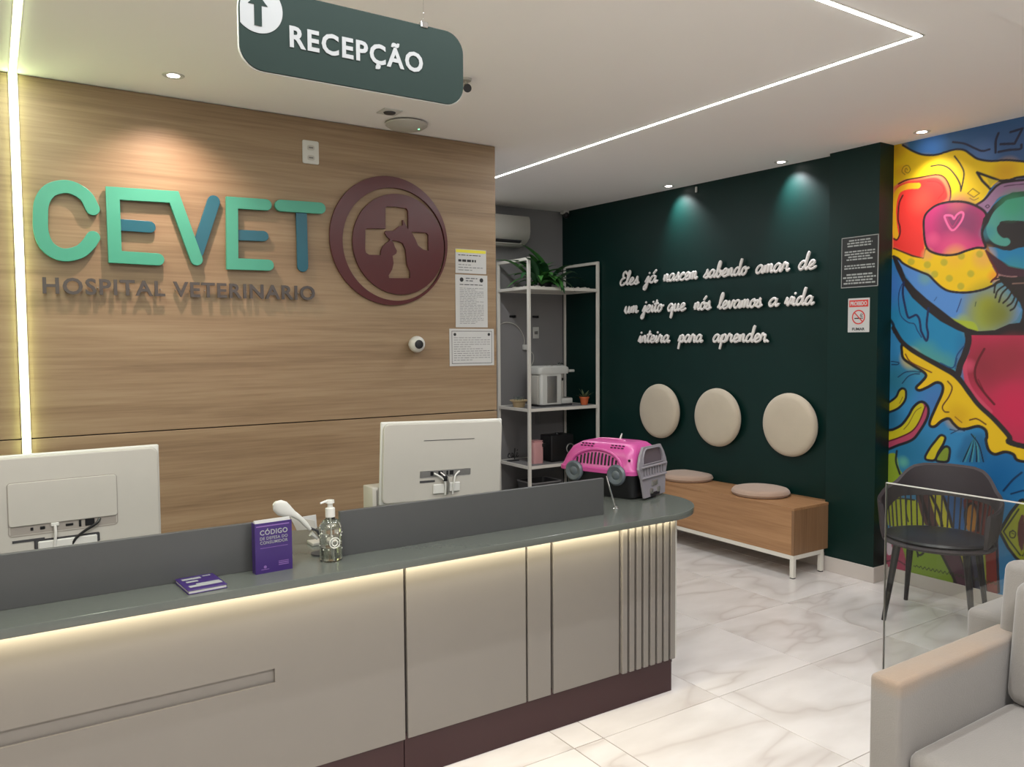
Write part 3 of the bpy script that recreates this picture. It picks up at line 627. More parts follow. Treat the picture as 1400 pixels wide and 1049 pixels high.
# ================================================================== HANGING SIGN
SY = 2.2
t = thing('hanging_sign', 'dark green hanging sign with white arrow reading RECEPÇÃO', 'sign', (0.92, SY, 2.24))
def S(px, py): v = at(px, py, 'y', SY); return (v.x, v.z)
sx0, sx1 = 0.581, 1.263; sz0 = 2.338; sz1 = 2.558; sr = .062
Tm = frame((0, SY, 0), (1, 0, 0), (0, 0, 1))
obj('board', setm(curve_mesh([rrect(sx0, sx1, sz0, sz1, sr, 10)], .005, .001), Tm @ Matrix.Translation((0, 0, -.005))), 'sign_green', t, world=True)
obj('lit_edge_layer', setm(curve_mesh([rrect(sx0-.002, sx1+.002, sz0-.002, sz1+.002, sr, 10)], .008, .001), Tm @ Matrix.Translation((0, 0, -.0131))), 'white_plastic', t, world=True)  # slightly larger white layer put in to paint the board's lit edges
cx, cz, rr = 0.630, 2.502, 0.067
pts = []
for k in range(121):
    a = 2*math.pi*k/120; x = cx+rr*math.cos(a); z = cz+rr*math.sin(a)
    pts.append((max(x, sx0+.002+(0 if z < sz1-sr else sr-math.sqrt(max(0, sr**2-(min(z, sz1)-sz1+sr)**2)))), min(z, sz1-.001)))
obj('arrow_disc', setm(curve_mesh([pts[:-1]], .0015), Tm), 'sign_white', t, world=True)
ar = [(-.010, -.045), (.010, -.045), (.010, .010), (.026, .010), (0, .040), (-.026, .010), (-.010, .010)]
obj('arrow', setm(curve_mesh([[(cx+x, cz+z-.003) for x, z in ar]], .0015), Tm @ Matrix.Translation((0, 0, .0016))), 'sign_green', t, world=True)
a = S(396, 66); b = S(578, 98)
me = fit(text_mesh('RECEPÇÃO', .002, bold=.028, space=1.14), b[0]-a[0], None, a[0], 0)
me = fit(me, b[0]-a[0], .086, a[0], 2.401); obj('lettering', setm(me, Tm @ Matrix.Translation((0, 0, .0003))), 'sign_white', t, world=True)
for x in (.72, 1.13):
    obj('clip', B(x-.012, x+.012, SY-.004, SY+.016, sz1-.006, sz1+.012, .002, 1), 'chrome', t, world=True)
    bm = NB(); sweep(bm, [(x, SY+.006, sz1+.01), (x, SY+.006, ZC)], .0005, 5); obj('wire', bm, 'pane_glass', t, world=True)
t = thing('bullet_camera', 'small bullet camera with black end on the ceiling behind the green hanging sign', 'camera', (1.955, 3.38, ZC))
bm = NB(); lathe(bm, [(0, -.010), (.026, -.010), (.030, 0), (0, 0)], 20); sweep(bm, [(0, 0, -.008), (.004, -.01, -.035)], .007, 8); obj('mount', bm, 'cream_plastic', t)
bm = NB(); sweep(bm, [(.03, .05, -.020), (-.012, -.035, -.055)], .017, 16); obj('body', bm, 'cream_plastic', t)
bm = NB(); sweep(bm, [(-.010, -.032, -.0535), (-.018, -.048, -.060)], [.020, .019], 16); obj('lens_hood', bm, 'black_plastic', t)

# ================================================================== BIG LETTERS ON THE OAK WALL
WY = 4.42
def wl2(px, py, y=4.385): v = at(px, py, 'y', y); return (v.x, v.z)
lg = thing('raised_lettering', 'large mint and petrol raised letters reading CEVET on the oak wall', 'sign', (0.95, WY, 2.0))
def letter(strokes):
    """strokes: (points px, width px, material, depth)"""
    first = None
    for pts_, wpx, m, dep in strokes:
        P = [wl2(*p) for p in pts_]; mx = sum(p[0] for p in pts_)/len(pts_)
        sc = (wl2(mx+1, 300)[0]-wl2(mx, 300)[0])
        sz = wl2(mx, 300)[1]-wl2(mx, 301)[1]
        o = obj('letter' if first is None else 'crossbar', setm(curve_mesh([stroke_outline(P, wpx*(sz*.75+sc*.25))], dep, .0015), frame((0, WY-.012, 0), (1, 0, 0), (0, 0, 1))), m, first or lg, world=True)
        first = first or o
c3 = lambda L: [(x/4, 220+y/4) for x, y in L]
Cp = [(v.x, v.y) for v in catmull(c3([(508, 262), (472, 195), (410, 152), (345, 140), (272, 162), (230, 222), (222, 300), (226, 390), (256, 462), (310, 503), (370, 514), (440, 495), (485, 455), (510, 418)]), 5)]
letter([(Cp, 17.5, 'mint', .022)])
letter([([(216, 354.8), (157.5, 351.2), (154.2, 264), (238, 269.3), (269, 355)], 16.2, 'mint', .024), ([(164, 307), (205, 310)], 15.5, 'petrol', .014)])
letter([([(293, 275), (270.5, 344)], 16.2, 'petrol', .014)])
letter([([(367, 362.6), (318, 360.8), (317.5, 277), (364, 280)], 14.8, 'mint', .024), ([(324, 321), (361, 322.6)], 13.6, 'petrol', .014)])
letter([([(384, 281), (438, 284.6)], 14.8, 'mint', .024), ([(412.9, 285), (414.9, 364)], 14.4, 'petrol', .014)])
for o_ in lg.children:
    if o_.data.materials[0].name == 'petrol': o_['label'] = 'petrol blue letter stroke'
for o_ in [c for l in lg.children for c in l.children]: o_['label'] = 'petrol blue letter stroke'
# subtitle
sb = thing('raised_subtitle', 'small grey raised letters reading HOSPITAL VETERINARIO under the big letters', 'sign', (0.88, WY, 1.84))
txt = 'HOSPITAL VETERINARIO'
full = text_mesh(txt, .004, bold=.022, space=1.12)
n = len(full.vertices); co = np.empty(n*3); full.vertices.foreach_get('co', co); fw = co[0::3].max()-co[0::3].min(); f0 = co[0::3].min()
x0 = wl2(58, 380, 4.375)[0]; x1 = wl2(432, 400, 4.375)[0]; sc = (x1-x0)/fw
bpy.data.meshes.remove(full)
# each letter its own part: advance widths measured from growing prefixes
def adv(s):
    m_ = text_mesh(s, .004, bold=.022, space=1.12); k = len(m_.vertices); c_ = np.empty(k*3); m_.vertices.foreach_get('co', c_); bpy.data.meshes.remove(m_); return c_[0::3].max()
for i, ch in enumerate(txt):
    if ch == ' ': continue
    right_ = adv(txt[:i+1]); m_ = text_mesh(ch, .010, bold=.022); k = len(m_.vertices); c_ = np.empty(k*3); m_.vertices.foreach_get('co', c_); wch = c_[0::3].max()-c_[0::3].min()
    fit(m_, wch*sc, .077 if ch not in 'OS' else .081, x0+(right_-wch-f0)*sc, 1.846 if ch not in 'OS' else 1.844)
    obj('letter', setm(m_, frame((0, 4.400, 0), (1, 0, 0), (0, 0, 1))), 'letter_gray', sb, world=True, smooth=False)
bm = NB()
for i in range(19):
    xx = x0+.02+i*(x1-x0-.04)/18; box(bm, xx-.002, xx+.002, 4.399, WY, 1.88, 1.884)
obj('mounting_pins', bm, 'silver', sb, world=True)['kind'] = 'stuff'
# emblem
em = thing('round_emblem', 'round maroon emblem with a cross and dog and cat silhouettes cut out', 'sign', (2.02, WY, 1.83))
Te = frame((0, WY-.004, 0), (1, 0, 0), (0, 0, 1))
obj('ring', setm(curve_mesh([circle(2.022, 2.209, .381, 96), circle(2.052, 2.19, .336, 96)], .016, .001), Te), 'emblem_maroon', em, world=True)
e4 = lambda L, k=0: [wl2(340+x/3.497, 220+y/3.497, 4.405) for x, y in L]
h1 = e4([(652, 226), (657, 219), (700, 219), (752, 227), (761, 240), (763, 330), (750, 310), (738, 283), (735, 284), (737, 309), (718, 314), (704, 326), (692, 335), (654, 337), (651, 345), (660, 362), (675, 374), (672, 383), (655, 395), (640, 410), (632, 432), (631, 452), (575, 450), (559, 440), (555, 425), (556, 330), (562, 323), (652, 324)])
h2 = e4([(680, 380), (716, 384), (736, 395), (750, 425), (754, 470), (758, 500), (772, 530), (771, 562), (670, 561), (667, 548), (684, 520), (691, 490), (686, 455), (704, 443), (707, 430), (697, 412), (692, 395)])
h3 = e4([(776, 339), (848, 344), (858, 355), (859, 432), (832, 424), (808, 405), (795, 375)])
obj('disc', setm(curve_mesh([circle(2.078, 2.192, .299, 96), h1, h2, h3], .016, .001), Te), 'emblem_maroon', em, world=True)

# outlet, camera ball, notices on the oak wall
t = thing('wall_outlet', 'white two-socket outlet plate high on the oak wall', 'outlet', (1.542, WY, 2.612))
bm = curve_mesh([rrect(1.497, 1.588, 2.612, 2.738, .008)], .008, .0015); obj('plate', setm(bm, frame((0, WY, 0), (1, 0, 0), (0, 0, 1))), 'white_plastic', t, world=True)
for z in (2.644, 2.700):
    obj('socket', setm(curve_mesh([rrect(1.522, 1.564, z-.014, z+.014, .012)], .003), frame((0, WY-.0079, 0), (1, 0, 0), (0, 0, 1))), 'cream_plastic', t, world=True)
    obj('socket_holes', setm(curve_mesh([rrect(1.530, 1.556, z-.004, z+.004, .003)], .0035), frame((0, WY-.0079, 0), (1, 0, 0), (0, 0, 1))), 'socket_slot', t, world=True)
t = thing('wall_camera', 'white ball camera with black lens on the oak wall below the emblem', 'camera', (2.165, 4.39, 1.56))
bm = NB(); bmesh.ops.create_uvsphere(bm, u_segments=32, v_segments=20, radius=.05); tr(bm, Matrix.Translation((0, -.025, .032))); obj('body', bm, 'white_plastic', t)
d = Vector((-2.1, -4.3, 0)).normalized()*.0
bm = NB(); lathe(bm, [(0, .0), (.024, 0), (.027, .003), (.024, .008), (.012, .010), (0, .010)], 28); 
qd = Vector((-.15, -1, -.02)).normalized().to_track_quat('Z', 'Y').to_matrix().to_4x4()
tr(bm, Matrix.Translation(Vector((0, -.025, .032))+Vector((-.15, -1, -.02)).normalized()*.042) @ qd); obj('lens', bm, 'black_plastic', t)
bm = NB(); lathe(bm, [(0, 0), (.03, 0), (.03, .012), (.018, .016), (0, .016)], 24); tr(bm, Matrix.Translation((0, .03, .032)) @ Matrix.Rotation(R(90), 4, 'X')); obj('mount', bm, 'white_plastic', t)

def dashes(bm, x0, x1, z0, z1, rows, dens=.8, gapw=.006, hh=.35, fullrow=False, seed=1, cent=False):
    """rows of small printed word blocks in the local plane x,z"""
    rnd = random.Random(seed); rh = (z1-z0)/rows
    for i in range(rows):
        z = z1-(i+.5)*rh; l = x0; rr_ = x1
        if cent: ins = rnd.uniform(0, .18)*(x1-x0); l += ins; rr_ -= ins
        elif rnd.random() < .25: rr_ = x0+(x1-x0)*rnd.uniform(.45, .9)
        x = l
        while x < rr_-.004:
            wd = min(rnd.uniform(.012, .04), rr_-x); h = rh*hh
            for xx, yy in ((0, 0),):
                v = [bm.verts.new((a, b, 0)) for a, b in ((x, z-h/2), (x+wd, z-h/2), (x+wd, z+h/2), (x, z+h/2))]; bm.faces.new(v)
            x += wd+gapw
def notice(label, x0, x1, z0, z1, band, seed, rows, tilt=0.0, frame_=False):
    t = thing('wall_notice', label, 'notice', ((x0+x1)/2, WY, z0))
    T = frame((0, WY, 0), (1, 0, 0), (0, 0, 1))
    obj('sheet', setm(curve_mesh([[(x0, z0), (x1, z0), (x1, z1), (x0, z1)]], .003), T), 'paper', t, world=True, smooth=False)
    bm = NB(); bm2 = NB()
    top = z1-.012
    if band:
        b_ = NB(); v = [b_.verts.new((a, c, 0)) for a, c in ((x0+.003, z1-.022), (x1-.003, z1-.022), (x1-.003, z1-.003), (x0+.003, z1-.003))]; b_.faces.new(v); tr(b_, T @ Matrix.Translation((0, 0, .0036))); obj('yellow_band', b_, 'yellow_band', t, world=True, smooth=False)
        dashes(bm2, x0+.02, x1-.02, z1-.085, z1-.060, 1, hh=.6, seed=seed); dashes(bm2, x0+.02, x1-.02, z1-.045, z1-.03, 1, hh=.3, seed=seed+5); dashes(bm, x0+.02, x1-.02, z0+.012, z1-.09, 3, hh=.22, seed=seed+1)
    elif frame_:
        for a, c, e, g in ((x0+.015, x1-.015, z0+.014, z0+.017), (x0+.015, x1-.015, z1-.017, z1-.014), (x0+.015, x0+.018, z0+.014, z1-.014), (x1-.018, x1-.015, z0+.014, z1-.014)):
            bm2.faces.new([bm2.verts.new((p, q_, 0)) for p, q_ in ((a, e), (c, e), (c, g), (a, g))])
        dashes(bm, x0+.03, x1-.03, z0+.03, z1-.05, rows, hh=.2, seed=seed)
        for cx_ in (x0+.038, x1-.038): bm2.faces.new([bm2.verts.new((p, q_, 0)) for p, q_ in circle(cx_, z1-.036, .010, 12)])
    else:
        for cx_ in (x0+.045, x1-.045): bm2.faces.new([bm2.verts.new((p, q_, 0)) for p, q_ in circle(cx_, z1-.032, .014, 14)])
        dashes(bm, x0+.075, x1-.075, z1-.045, z1-.015, 2, hh=.4, seed=seed+3); dashes(bm2, x0+.03, x1-.03, z1-.07, z1-.055, 1, hh=.3, seed=seed+2)
        dashes(bm, x0+.03, x1-.03, z0+.02, z1-.08, rows, hh=.22, seed=seed)
    tr(bm, T @ Matrix.Translation((0, 0, .0035))); obj('fine_print', bm, 'ink', t, world=True, smooth=False)['kind'] = 'stuff'
    tr(bm2, T @ Matrix.Translation((0, 0, .0035))); obj('bold_print', bm2, 'ink_dark', t, world=True, smooth=False)['kind'] = 'stuff'
notice('small white notice with yellow top band, highest of three beside the emblem', 2.468, 2.694, 2.040, 2.192, True, 3, 3)
notice('tall white certificate sheet with two round seals, middle of three on the oak wall', 2.466, 2.702, 1.697, 2.031, False, 9, 22)
notice('wide white framed certificate, lowest of three on the oak wall', 2.420, 2.748, 1.452, 1.688, False, 14, 11, frame_=True)

# ================================================================== RECEPTION DESK
DX0, DX1, DF = -1.25, 2.575, 2.585
ZT, ZU = 0.85, 0.822
dk = thing('reception_desk', 'long reception desk with beige panel front, maroon plinth and dark grey top', 'desk', (0.7, 2.9, 0))
bm = NB(); box(bm, DX0, DX1-.006, DF+.018, DF+.036, 0.13, ZU); box(bm, DX1-.022, DX1-.004, DF+.036, 3.14, 0.10, ZU); box(bm, DX0, DX0+.018, DF+.036, 3.14, 0, ZU)
box(bm, DX0, DX1-.02, 3.10, 3.118, .3, ZU)
obj('carcass', bm, 'desk_gap', dk, world=True, smooth=False)
obj('end_panel', B(DX1-.004, DX1+.008, DF+.004, 3.14, .157, ZU), 'white_plastic', dk, world=True, smooth=False)
for x0, x1 in ((DX0, 1.214), (1.218, 2.560)): obj('plinth', B(x0, x1, DF+.012, DF+.030, 0.0, .175), 'maroon', dk, world=True, smooth=False)
# front panels
def fp(x0, x1): obj('front_panel', B(x0, x1, DF, DF+.018, .157, ZU-.004, .0012, 1), 'desk_front', dk, world=True, smooth=False)
bm = NB(); # big left panel with its long recessed slot
px1 = 1.216
for a in ((DX0, px1, .530, ZU-.004), (DX0, px1, .157, .483), (.748, px1, .483, .530)): box(bm, a[0], a[1], DF, DF+.018, a[2], a[3])
obj('front_panel', bm, 'desk_front', dk, world=True, smooth=False)
obj('slot_back', B(DX0, .76, DF+.011, DF+.0175, .475, .54), 'desk_front', dk, world=True, smooth=False)
fp(1.228, 1.749); fp(1.759, 1.871); fp(1.885, 2.236)
ns = 8; step = (2.574-2.246)/ns
for k in range(ns):
    x = 2.246+k*step
    obj('slat', B(x, x+step-.013, DF-.012, DF+.018, .157, ZU-.004, .002, 1), 'desk_front', dk, world=True, smooth=False)
# counter top: rounded front right corner
pts = [(DX0-.02, 2.474)]
for k in range(15):
    a = R(-90+90*k/14); pts.append((2.44+.315*math.cos(a), 2.774+.300*math.sin(a)))
pts += [(2.755, 3.31), (2.15, 3.31), (2.15, 3.135), (DX0-.02, 3.135)]
obj('counter_top', setm(curve_mesh([pts], ZT-ZU, .002), Matrix.Translation((0, 0, ZU))), 'counter_top', dk, world=True)
# partition screens
def part_(x0, x1): return obj('screen', B(x0, x1, 2.650, 2.668, ZT, 1.009, .001, 1), 'partition', dk, world=True, smooth=False)
part_(DX0, .812); part_(1.007, 2.205)
# warm light strip under the overhang
obj('light_strip', B(DX0+.05, 2.56, 2.555, 2.567, ZU-.006, ZU-.0005), 'led_warm', dk, world=True, smooth=False)
al = area('under_counter_light', (0.65, 2.562, ZU-.009), 3.8, .012, 7.0, (1.0, .90, .64), (R(12), 0, 0))

# ---------------- things on the counter
def monitor(label, x, y, rz, tilt, w_, h_, zb, inset, lean=0.0):
    t = thing('monitor', label, 'monitor', (x, y, ZT), rz)
    T = Matrix.Translation((0, 0, zb-ZT)) @ Matrix.Rotation(tilt, 4, 'X') @ Matrix.Rotation(lean, 4, 'Y')
    # back faces -y
    bm = NB(); box(bm, -w_/2, w_/2, -.004, .012, 0, h_, .006, 3); obj('bezel', tr(bm, T), 'white_plastic', t)
    sh = curve_mesh([rrect(-w_/2+.012, w_/2-.012, .012, h_-.012, .02)], .016, .006)
    loops_front = setm(sh, T @ frame((0, -.002, 0), (1, 0, 0), (0, 0, 1)))
    obj('back_shell', loops_front, 'cream_plastic', t)
    bm = NB(); box(bm, -w_/2+.01, w_/2-.01, .011, .0135, .012, h_-.01); obj('display', tr(bm, T), 'black_plastic', t)
    if inset:
        # raised door over the cables, seam all round
        x0, x1, z0, z1 = -.17, .148, .118, .258
        seam = curve_mesh([rrect(x0, x1, z0-.035, z1, .012), rrect(x0+.003, x1-.003, z0-.032, z1-.003, .010)], .002)
        obj('seam', setm(seam, T @ frame((0, -.0172, 0), (1, 0, 0), (0, 0, 1))), 'bay', t)
        obj('cable_door', setm(curve_mesh([rrect(x0+.004, x1-.004, z0, z1-.004, .008)], .007, .002), T @ frame((0, -.0165, 0), (1, 0, 0), (0, 0, 1))), 'cream_plastic', t)
        bm = NB(); box(bm, x0+.006, x1-.006, -.0185, -.017, z0-.030, z0-.002); obj('port_bay', tr(bm, T), 'bay', t)
        for xx, ww, hh in ((-.105, .008, .01), (-.075, .014, .010), (0.002, .022, .008), (.033, .007, .022), (.062, .028, .022)):
            bm = NB(); box(bm, xx-ww/2, xx+ww/2, -.021, -.018, z0-.015-hh/2, z0-.015+hh/2, .001, 1); obj('port', tr(bm, T), 'black_plastic', t)
        bm = NB(); box(bm, -.052, -.028, -.026, -.017, z0-.014, z0-.002, .002, 1); p_ = obj('plug', tr(bm, T), 'white_plastic', t)
        bm = NB(); sweep(bm, catmull([(-.04, -.024, z0-.01), (-.04, -.03, z0-.04), (-.045, -.028, z0-.09), (-.045, -.02, .0)], 6), .0045, 8); obj('cable', tr(bm, T), 'white_plastic', t)
        bm = NB(); sweep(bm, catmull([(.092, -.02, z0-.006), (.08, -.03, z0-.02), (.045, -.03, z0-.04), (.018, -.028, z0-.062), (.005, -.02, z0-.09)], 6), .0045, 8); obj('cable', tr(bm, T), 'black_plastic', t)
        bm = NB(); box(bm, -.16, -.07, -.0195, -.0178, z0-.055, z0-.047); obj('vent', tr(bm, T), 'dark_gray', t)
        bm = NB(); box(bm, -.10, .09, -.020, -.0178, z0-.083, z0-.052, .003, 1); obj('recess', tr(bm, T), 'dark_gray', t)
        bm = NB(); box(bm, -.09, .082, -.027, -.019, z0-.09, z0-.058, .003, 1); obj('stand_head', tr(bm, T), 'white_plastic', t)
    else:
        bm = NB(); box(bm, -.10, .14, -.0195, -.0178, .262, .2645); obj('seam', tr(bm, T), 'dark_gray', t)
        bm = NB(); box(bm, -.115, .125, -.0192, -.0178, .105, .135, .002, 1); obj('port_bay', tr(bm, T), 'silver', t)
        for xx, ww in ((-.06, .014), (-.02, .02), (.012, .008), (.033, .018)):
            bm = NB(); box(bm, xx-ww/2, xx+ww/2, -.0215, -.019, .113, .131, .001, 1); obj('port', tr(bm, T), 'black_plastic', t)
        for pts_, m_ in (([(-.05, -.02, .122), (-.03, -.032, .11), (-.005, -.035, .085), (.0, -.03, .03)], 'white_plastic'), ([(-.02, -.02, .125), (-.005, -.032, .11), (.008, -.036, .09), (.012, -.03, .03)], 'silver'), ([(.07, -.02, .125), (.045, -.032, .11), (.038, -.034, .08), (.036, -.028, .03)], 'white_plastic')):
            bm = NB(); sweep(bm, catmull(pts_, 6), .004, 8); obj('cable', tr(bm, T), m_, t)
        bm = NB(); box(bm, -.014, .006, -.040, -.026, .088, .112, .004, 2); obj('plug', tr(bm, T @ Matrix.Rotation(.0, 4, 'Y')), 'black_plastic', t)
        bm = NB(); box(bm, -.115, -.045, -.0195, -.0178, .085, .094); obj('vent', tr(bm, T), 'dark_gray', t)
        bm = NB(); box(bm, -.055, -.002, -.028, -.019, .035, .076, .003, 1); box(bm, .022, .072, -.028, -.019, .04, .080, .003, 1); obj('stand_head', tr(bm, T), 'white_plastic', t)
    bm = NB(); box(bm, -.035, .035, -.012, .022, .006, zb-ZT+.06, .006, 2); obj('stand', bm, 'white_plastic', t)
    obj('base', B(-.12, .12, -.07, .11, 0, .008, .003, 2), 'white_plastic', t)
    return t
monitor('white computer monitor seen from behind, with a square cable door, at the far left', .195, 3.0, R(2.5), R(0), .575, .345, .905, True)
monitor('white computer monitor seen from behind, beside the notices, with dangling cables', 1.598, 3.0, R(-2), R(-1.5) if False else R(1.5), .572, .345, .925, False, lean=R(1.6))
# slim computer tower behind the right monitor
t = thing('computer_case', 'slim beige computer case standing behind the right-hand monitor', 'computer', (1.365, 3.075, ZT))
obj('case', B(-.075, .075, -.05, .05, 0, .155, .004, 2), 'cream_plastic', t)
for x in (-.058, -.04): obj('vent_rib', B(x, x+.004, -.053, -.049, .01, .145), 'silver', t)

# booklet standing on the counter
t = thing('standing_booklet', 'purple booklet standing upright on the counter reading CÓDIGO DE DEFESA DO CONSUMIDOR', 'book', (0.757, 2.612, ZT), R(3))
obj('cover', B(-.061, .061, -.016, -.0145, 0, .166), 'purple', t, smooth=False)
obj('back_cover', B(-.061, .061, .0145, .016, 0, .166), 'purple', t, smooth=False)
obj('spine', B(-.0625, -.061, -.016, .016, 0, .166), 'purple', t, smooth=False)
bm = NB()
for k in range(7):
    yy = -.013+k*.0037; box(bm, -.06, .058, yy, yy+.0028, .001, .166+.008*math.sin(k*.5))
obj('pages', bm, 'paper', t, smooth=False)
Tb = frame((0, -.0161, 0), (1, 0, 0), (0, 0, 1))
for s_, x_, z_, w_, h_ in (('CÓDIGO', -.046, .126, .092, .021), ('DE DEFESA DO', -.046, .110, .092, .010), ('CONSUMIDOR', -.046, .096, .092, .010), ('LEI', .018, .018, .014, .006)):
    if s_ == 'LEI': continue
    obj('title', setm(fit(text_mesh(s_, .001, bold=.02 if s_ == 'CÓDIGO' else .006, space=1.1), w_, h_, x_, z_), Tb), 'sign_white', t, smooth=False)
bm = NB()
for a in ((-.058, .052, .154, .1575), (-.046, .046, .083, .0845), (.014, .048, .02, .023), (.014, .048, .026, .029), (.014, .048, .032, .034), (-.044, -.018, .012, .014)):
    bm.faces.new([bm.verts.new((p, q_, 0)) for p, q_ in ((a[0], a[2]), (a[1], a[2]), (a[1], a[3]), (a[0], a[3]))])
bm.faces.new([bm.verts.new((p, q_, 0)) for p, q_ in circle(-.031, .021, .005, 10)])
obj('cover_print', tr(bm, Tb @ Matrix.Translation((0, 0, .0006))), 'purple_light', t, smooth=False)['kind'] = 'stuff'
# flat booklets
t = thing('flat_booklet', 'purple booklet with pale worn print lying flat on the counter', 'book', (0.522, 2.575, ZT), R(4))
obj('lower_cover', B(-.058, .058, -.075, .075, 0, .003, .001, 1), 'purple', t)
obj('pages', B(-.055, .055, -.073, .073, .003, .010), 'paper', t, smooth=False)
obj('cover', B(-.058, .058, -.075, .075, .010, .013, .001, 1), 'purple', t)
bm = NB()
for a, b_, c_, d_ in ((-.045, .012, .035, .055), (-.04, -.005, .005, .022), (-.045, .052, -.050, -.028), (-.02, .05, -.028, -.015), (.02, .045, .05, .060)):
    bm.faces.new([bm.verts.new(p) for p in ((a, c_, .0137), (b_, c_, .0137), (b_, d_, .0137), (a, d_, .0137))])
obj('cover_print', bm, 'sign_white', t, smooth=False)['kind'] = 'stuff'
# sanitizer bottle
t = thing('sanitizer_bottle', 'clear embossed glass pump bottle with white pump on the counter', 'bottle', (0.962, 2.625, ZT))
bm = NB(); pr = [(0, .0), (.034, 0), (.038, .004), (.038, .085), (.037, .104), (.039, .110), (.036, .124), (.026, .140), (.015, .148), (.014, .158), (0, .158)]
lathe(bm, pr, 36); obj('bottle', bm, 'bottle_glass', t)
bm = NB(); lathe(bm, [(0, .005), (.034, .005), (.035, .05), (0, .05)], 32); obj('liquid', bm, 'bottle_glass', t)
bm = NB(); 
for rr_, tt in ((.018, .0018), (.010, .0022)):
    sweep(bm, [(rr_*math.cos(a), -.0385-.0008, .068+rr_*math.sin(a)) for a in np.arange(0, 6.28, .35)], tt, 6, closed=True)
for k in range(12):
    a = k*2*math.pi/12+.3; bmesh.ops.create_icosphere(bm, subdivisions=1, radius=.0036, matrix=Matrix.Translation((.0372*math.cos(a), .0375*math.sin(a), .094+.006*math.sin(k*2.3))))
    bmesh.ops.create_icosphere(bm, subdivisions=1, radius=.003, matrix=Matrix.Translation((.0375*math.cos(a+.2), .0375*math.sin(a+.2), .05+.008*math.sin(k*1.7))))
obj('embossing', bm, 'gel', t)
bm = NB(); lathe(bm, [(0, .152), (.0165, .152), (.0165, .182), (.009, .186), (.0085, .200), (0, .200)], 24); obj('collar', bm, 'white_plastic', t)
bm = NB(); lathe(bm, [(0, .200), (.015, .200), (.014, .210), (0, .211)], 20); sweep(bm, [(.004, 0, .206), (-.02, -.003, .207), (-.036, -.005, .203)], [.005, .0045, .003], 8); obj('pump', bm, 'white_plastic', t)
bm = NB(); sweep(bm, [(0, 0, .15), (.004, 0, .01)], .0022, 6); obj('tube', bm, 'white_plastic', t)
# white phone-like handset leaning, with cards behind
t = thing('curved_handset', 'white spoon-shaped handset on an arm between the booklet and the glass bottle', 'handset', (0.96, 2.72, ZT))
K = lambda px, py, y=2.72: at(px, py, 'y', y)-Vector((0.96, 2.72, ZT))
hp = [K(375, 688), K(379, 691), K(386, 695.5), K(393, 699.5), K(401, 703), K(410, 709), K(418, 717), K(424, 724)]
wd = [.008, .022, .027, .022, .012, .009, .009, .006]; rings = []; bm = NB()
P = catmull([tuple(p) for p in hp], 3); wr = np.interp(np.linspace(0, 7, len(P)), range(8), wd)
for i, p in enumerate(P):
    tg = (P[min(i+1, len(P)-1)]-P[max(i-1, 0)]).normalized(); sd = tg.cross(Vector((0, 1, 0))).normalized()
    rings.append([bm.verts.new(p+sd*math.cos(a)*wr[i]+Vector((0, 1, 0))*math.sin(a)*.008) for a in np.arange(0, 6.28, math.pi/6)])
for a, b_ in zip(rings, rings[1:]):
    for k in range(12): bm.faces.new((a[k], a[(k+1) % 12], b_[(k+1) % 12], b_[k]))
bm.faces.new(rings[0]); bm.faces.new(rings[-1]); obj('handset', bm, 'white_plastic', t)
bm = NB(); sweep(bm, [K(421, 721), K(434, 726), K(440, 740), Vector((-.0, .0, .0))], [.004, .005, .005, .007], 8); obj('arm', bm, 'dark_gray', t)
bm = NB(); lathe(bm, [(0, 0), (.035, 0), (.035, .006), (.01, .010), (0, .010)], 24); obj('base', bm, 'dark_gray', t)
bm = NB(); sweep(bm, [K(425, 730), K(434, 737)], [.010, .004], 8); obj('tip', bm, 'white_plastic', t)
t = thing('card_holder', 'white countertop card holder with a small printed card behind the handset', 'card holder', (1.0, 2.86, ZT))
def quadpx(bm, L, y, th=.004):
    v0 = [at(p[0], p[1], 'y', y)-Vector((1.0, 2.86, ZT)) for p in L]
    a = [bm.verts.new(v) for v in v0]; b_ = [bm.verts.new(v+Vector((0, th, 0))) for v in v0]; bm.faces.new(a); bm.faces.new(b_)
    for k in range(len(a)): bm.faces.new((a[k], a[(k+1) % len(a)], b_[(k+1) % len(a)], b_[k]))
bm = NB(); quadpx(bm, [(396, 706), (406, 725.5), (432, 723), (430, 712)], 2.86); obj('stand', bm, 'cream_plastic', t, smooth=False)
bm = NB(); quadpx(bm, [(414, 707), (432, 704), (433.5, 722), (420, 724)], 2.875); obj('card', bm, 'paper', t, smooth=False)
bm = NB(); quadpx(bm, [(421, 714.2), (428, 713.2), (428, 715.5), (421, 716.5)], 2.8705, .0005); obj('card_print', bm, 'ink_dark', t, smooth=False)
obj('foot', B(-.03, .10, -.02, .04, 0, .012, .002, 1), 'cream_plastic', t)
bm = NB(); sweep(bm, [(.03, .012, .01), (.045, .008, .05)], .004, 6); obj('post', bm, 'cream_plastic', t)
# pen leaning in its round holder
a = at(842, 696, 'z', ZT); b_ = at(829, 651, 'y', a.y)
t = thing('counter_pen', 'slim chrome pen leaning out of a round holder beside the pet carrier', 'pen', (a.x, a.y, ZT))
bm = NB(); lathe(bm, [(0, 0), (.014, 0), (.014, .003), (.008, .006), (.0075, .016), (0, .016)], 24); obj('holder', bm, 'chrome', t)
bm = NB(); dv = (b_-a); sweep(bm, [dv*.08, dv*.9, dv], [.004, .004, .002], 10); obj('pen', bm, 'chrome', t)

# ================================================================== PET CARRIER
pc = thing('pet_carrier', 'pink and black plastic pet carrier with grey wheels on the end of the counter', 'pet carrier', (2.495, 2.775, ZT), math.atan2(.31, .95))
